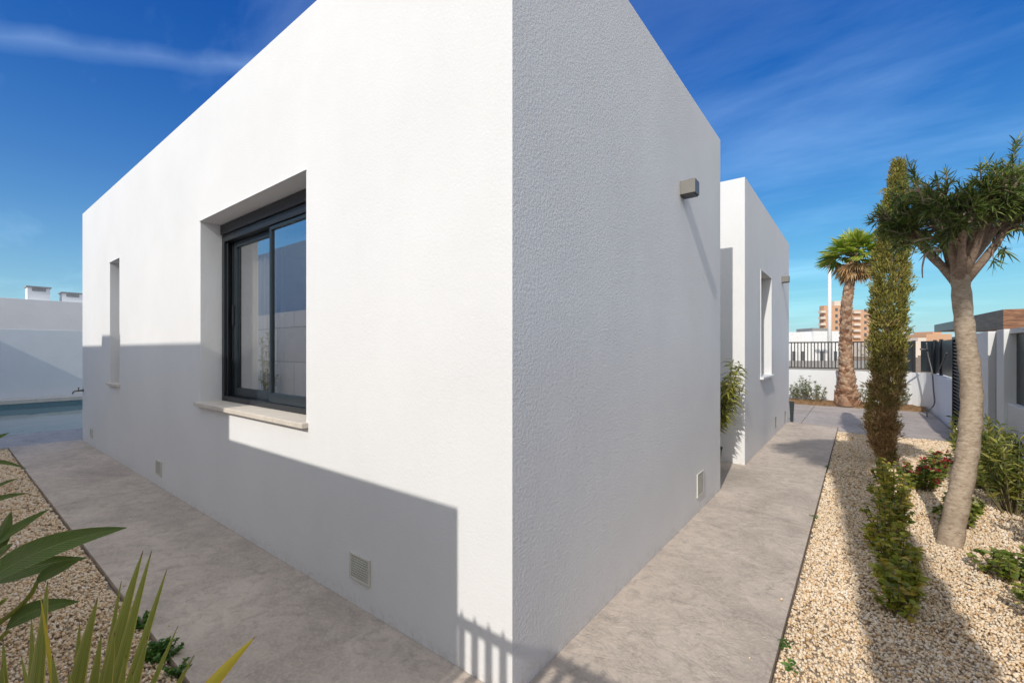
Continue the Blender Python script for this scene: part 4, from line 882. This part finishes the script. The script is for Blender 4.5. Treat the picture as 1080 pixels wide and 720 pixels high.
q = MB(); q.box(-9, 1.62, 13.465, 13.495, 1.60, 1.635).box(-9, 1.62, 13.465, 13.495, 0.90, 0.93); q.build('rail', M['fencebrown'], fe)
q = MB(); x = -1.5; bars = 0
while x < 1.60: q.box(x-0.012, x+0.012, 13.47, 13.49, 0.93, 1.60); x += 0.078
q.build('bars', M['fencebrown'], fe)
for xx in (-8.9, -6.9, -4.9, -2.9, -0.9, 0.75, 1.62): MB().box(xx-0.03, xx+0.03, 13.45, 13.51, 0.857, 1.66).build('post', M['fencebrown'], fe)
q = MB(); x = -8.9
while x < -1.55: q.box(x-0.012, x+0.012, 13.47, 13.49, 0.93, 1.60); x += 0.078
q.build('bars', M['fencebrown'], fe)
# bent sheets around the corner
sf_ = empty('sheet_fence', (2.3, 12.6, 0.86), 'black and charcoal sheet fence panels round the curved wall corner', 'fence')
def onpath(off):
    out_ = []
    for i, p in enumerate(cpts):
        a_ = Vector(cpts[max(i-1, 0)]); b_ = Vector(cpts[min(i+1, len(cpts)-1)]); d = (b_-a_).normalized(); nn = Vector((-d.y, d.x)); out_.append(tuple(Vector(p)+nn*off))
    return out_
cp = onpath(0.07)
sweep([(1.70, cp[1][1])]+cp[2:5], 0.02, 0.88, 1.62).build('sheet_panel', M['panelgrey'], sf_)
sweep(cp[5:10], 0.02, 0.88, 1.62).build('sheet_panel', M['panelgrey'], sf_)
sweep([cp[9], (cp[9][0], 12.0)], 0.021, 0.88, 1.60).build('sheet_panel', M['panel'], sf_)
sweep([(cp[9][0], 11.97), (cp[9][0], 10.05)], 0.02, 0.88, 1.61).build('sheet_panel', M['panel'], sf_)
for (xx, yy) in (cp[4], cp[8], (cp[9][0], 11.98)): MB().box(xx-0.03, xx+0.03, yy-0.03, yy+0.03, 0.857, 1.64).build('post', M['blackmetal'], sf_)
MB().tube([(2.40, 11.2, 0.98), (2.44, 10.5, 1.35)], 0.010, 6).build('brace', M['gate_slat'], sf_)
# hose hanging down the curved wall
hp = [P(977, 361, 10.1), P(979, 375, 10.1), P(983, 392, 10.0), P(984.5, 410, 9.9), P(985.5, 425, 9.8), P(981, 431, 9.6), P(977.5, 434, 9.4), P(978, 439, 9.3)]
ho = MB().tube(spline(hp, 5), 0.014, 8).tube([P(971, 368, 10.05), P(979, 369, 10.1)], 0.022, 8)
tag(ho.build('hose', M['gate_slat'], smooth=True), 'grey hose hanging over the curved wall onto the driveway', 'hose')
# slatted gate
def slats(name, y0, y1, label, cat, group, z1=1.62, x=2.45):
    e = empty(name, (x, (y0+y1)/2, -0.03), label, cat, group)
    MB().box(x, x+0.05, y0, y0+0.05, -0.09, z1+0.02).box(x, x+0.05, y1-0.05, y1, -0.09, z1+0.02).box(x, x+0.05, y0+0.05, y1-0.05, z1-0.03, z1+0.02).build('frame', M['blackmetal'], e)
    q = MB(); z = 0.04
    while z < z1-0.06: q.obox((x+0.02, (y0+y1)/2, z), (0.012, 0, -0.016), (0, (y1-y0)/2-0.052, 0), (0.003, 0, 0.002)); z += 0.062
    q.build('slats', M['gate_slat'], e); MB().box(x+0.046, x+0.05, y0+0.05, y1-0.05, 0, z1-0.03).build('backing', M['panel'], e); return e
slats('slatted_gate', 7.96, 9.98, 'dark slatted metal gate left of the oleander trunk', 'gate', 'slatted gates')
slats('slatted_gate', 6.53, 6.96, 'narrow dark slatted strip between two white wall piers', 'gate', 'slatted gates', x=2.50)
tag(MB().box(2.43, 2.70, 6.97, 7.95, -0.09, 1.645).build('boundary_wall', M['stucco2'], bevel=0.006), 'white wall pier just right of the oleander trunk', 'wall', 'white piers of the right boundary')
tag(MB().box(2.43, 2.95, 6.17, 6.52, -0.09, 1.645).build('boundary_wall', M['stucco2'], bevel=0.006), 'white pier between the slatted strip and the black panel', 'wall', 'white piers of the right boundary')
rw = empty('panelled_boundary_wall', (2.5, 2, 0), 'low white wall topped with a black panel at the right picture edge', 'wall')
MB().box(2.46, 2.70, -2.2, 6.168, -0.09, 0.79).build('wall', M['stucco2'], rw, bevel=0.006)
MB().box(2.48, 2.70, -2.2, 6.168, 1.592, 1.645).build('beam', M['stucco2'], rw)
MB().box(2.53, 2.56, -2.2, 6.166, 0.792, 1.59).build('panel', M['panel'], rw)
# entrance canopy beyond the right boundary
ca = empty('entrance_canopy', (3.6, 15, 0), 'flat canopy with brown wood fascia behind the right boundary wall', 'canopy')
A, B = Vector((3.62, 13.0, 0)), Vector((3.10, 19.6, 0)); dv = (B-A).normalized(); sv = Vector((-dv.y, dv.x, 0))*-1
def cbox(t0, t1, off, th, z0, z1):
    c = A+dv*(t0+t1)/2+sv*(off+th/2); c.z = (z0+z1)/2; q = MB(); q.obox(c, dv*(t1-t0)/2, sv*th/2, (0, 0, (z1-z0)/2)); return q
cbox(0, 2.1, 0, 1.05, 1.87, 2.30).build('fascia', M['wood'], ca, bevel=0.005)
cbox(2.103, 6.6, 0.05, 2.6, 2.02, 2.27).build('slab', M['panelgrey'], ca, bevel=0.005)
for t0 in (0.2, 5.9): cbox(t0, t0+0.15, 0.6, 0.15, -0.09, 2.019 if t0 > 3 else 1.869).build('post', M['plainwhite'], ca)

# ------------------------------------------------------------ far distance
def along(u, s, z=0): p = P(u, HV, s); p.z = z; return p
M['towerpink'] = plain('salmon_render', (0.60, 0.36, 0.22), 0.9, 0, 0.05, 0.2, bd=0)
M['towerpale'] = plain('pale_balcony', (0.72, 0.62, 0.52), 0.9, 0, 0.05, 0.2, bd=0)
M['winfar'] = plain('far_window_glass', (0.10, 0.11, 0.12), 0.2, bd=0)
ap = empty('apartment_block', along(897, 200), 'salmon apartment tower with pale balconies far beyond the fence', 'building')
def fbox(u0, u1, s, dep, z0, z1, name, m, par):
    a_, b_ = along(u0, s), along(u1, s); c = (a_+b_)/2+FW*dep/2; c.z = (z0+z1)/2; q = MB(); q.obox(c, (b_-a_)/2, FW*dep/2, (0, 0, (z1-z0)/2)); return q.build(name, m, par)
s_ = 200; zz = lambda v, s: 1.4-(v-HV)*s/FPX
fbox(869, 898, s_, 3, 0, zz(322, s_), 'wall', M['towerpink'], ap)
fbox(898.1, 925, s_+3.2, 3, 0, zz(326, s_), 'wall', M['towerpink'], ap)
fbox(880, 892, s_+0.5, 2, zz(322, s_), zz(317, s_), 'stair_tower', M['towerpale'], ap)
for i in range(7):
    z0 = 1.5+i*2.75
    fbox(866, 871, s_-1.2, 2, z0, z0+1.0, 'balcony', M['towerpale'], ap); fbox(901, 908, s_+1.8, 1.3, z0, z0+1.0, 'balcony', M['towerpale'], ap)
    for u0 in (874, 881, 890, 911.5, 918.5): fbox(u0, u0+2.6, s_-0.06 if u0 < 898 else s_+3.14, 0.05, z0+0.9, z0+2.2, 'window', M['winfar'], ap)
wb = empty('white_building', along(860, 45), 'long low white building behind the bar fence', 'building')
fbox(800, 858, 45, 8, -0.1, zz(350, 45), 'wall', M['plainwhite'], wb); fbox(858.05, 889, 44.6, 8, -0.1, zz(349, 44.6), 'wall', M['plainwhite'], wb)
fbox(857, 873, 52.5, 3, 2.0, zz(345.5, 52), 'roof_plant', M['ventgrey'], wb)
for u0 in (836, 846, 866, 880): fbox(u0, u0+3, 44.5, 0.08, 0.1, 1.3, 'window', M['winfar'], wb)
lw = fbox(800, 960, 34, 0.3, -0.1, 0.6, 'street_wall', M['ventgrey'], None); tag(lw, 'pale low wall across the street seen through the bars', 'wall')
pb = empty('terracotta_building', along(990, 120), 'low terracotta coloured building left of the entrance canopy', 'building')
fbox(977, 1004, 120, 20, 0, zz(352, 120), 'wall', M['towerpink'], pb); fbox(968, 977, 118, 12, 0, zz(356, 118), 'wall', M['towerpale'], pb); fbox(984, 993, 122, 6, zz(352, 120), zz(349.5, 122), 'roof', M['towerpink'], pb)
bb = empty('pale_building', along(925, 90), 'pale low building just right of the cypress behind the fence', 'building')
fbox(926, 968, 90, 12, 0, zz(360, 90), 'wall', M['towerpale'], bb)
def pole(u, s, vtop, r, label, heads):
    p = along(u, s, -0.1); zt = zz(vtop, s); e = empty('street_lamp', p, label, 'street lamp', 'white street lamps beyond the fence')
    MB().tube([p, (p.x, p.y, zt)], [r*1.15, r*0.8], 12).build('pole', M['plainwhite'], e, smooth=True)
    for sx in heads: c = Vector((p.x, p.y, zt+0.05))+RT*sx*0.32; MB().obox(c, RT*0.26, FW*0.14, (0, 0, 0.08)).build('lamp_head', M['ventgrey'], e)
pole(875, 36, 281, 0.14, 'tall white double-headed street lamp left of the palm', (-1, 1))
pole(954.5, 60, 327, 0.16, 'shorter white street lamp half hidden by the cypress', (1,))
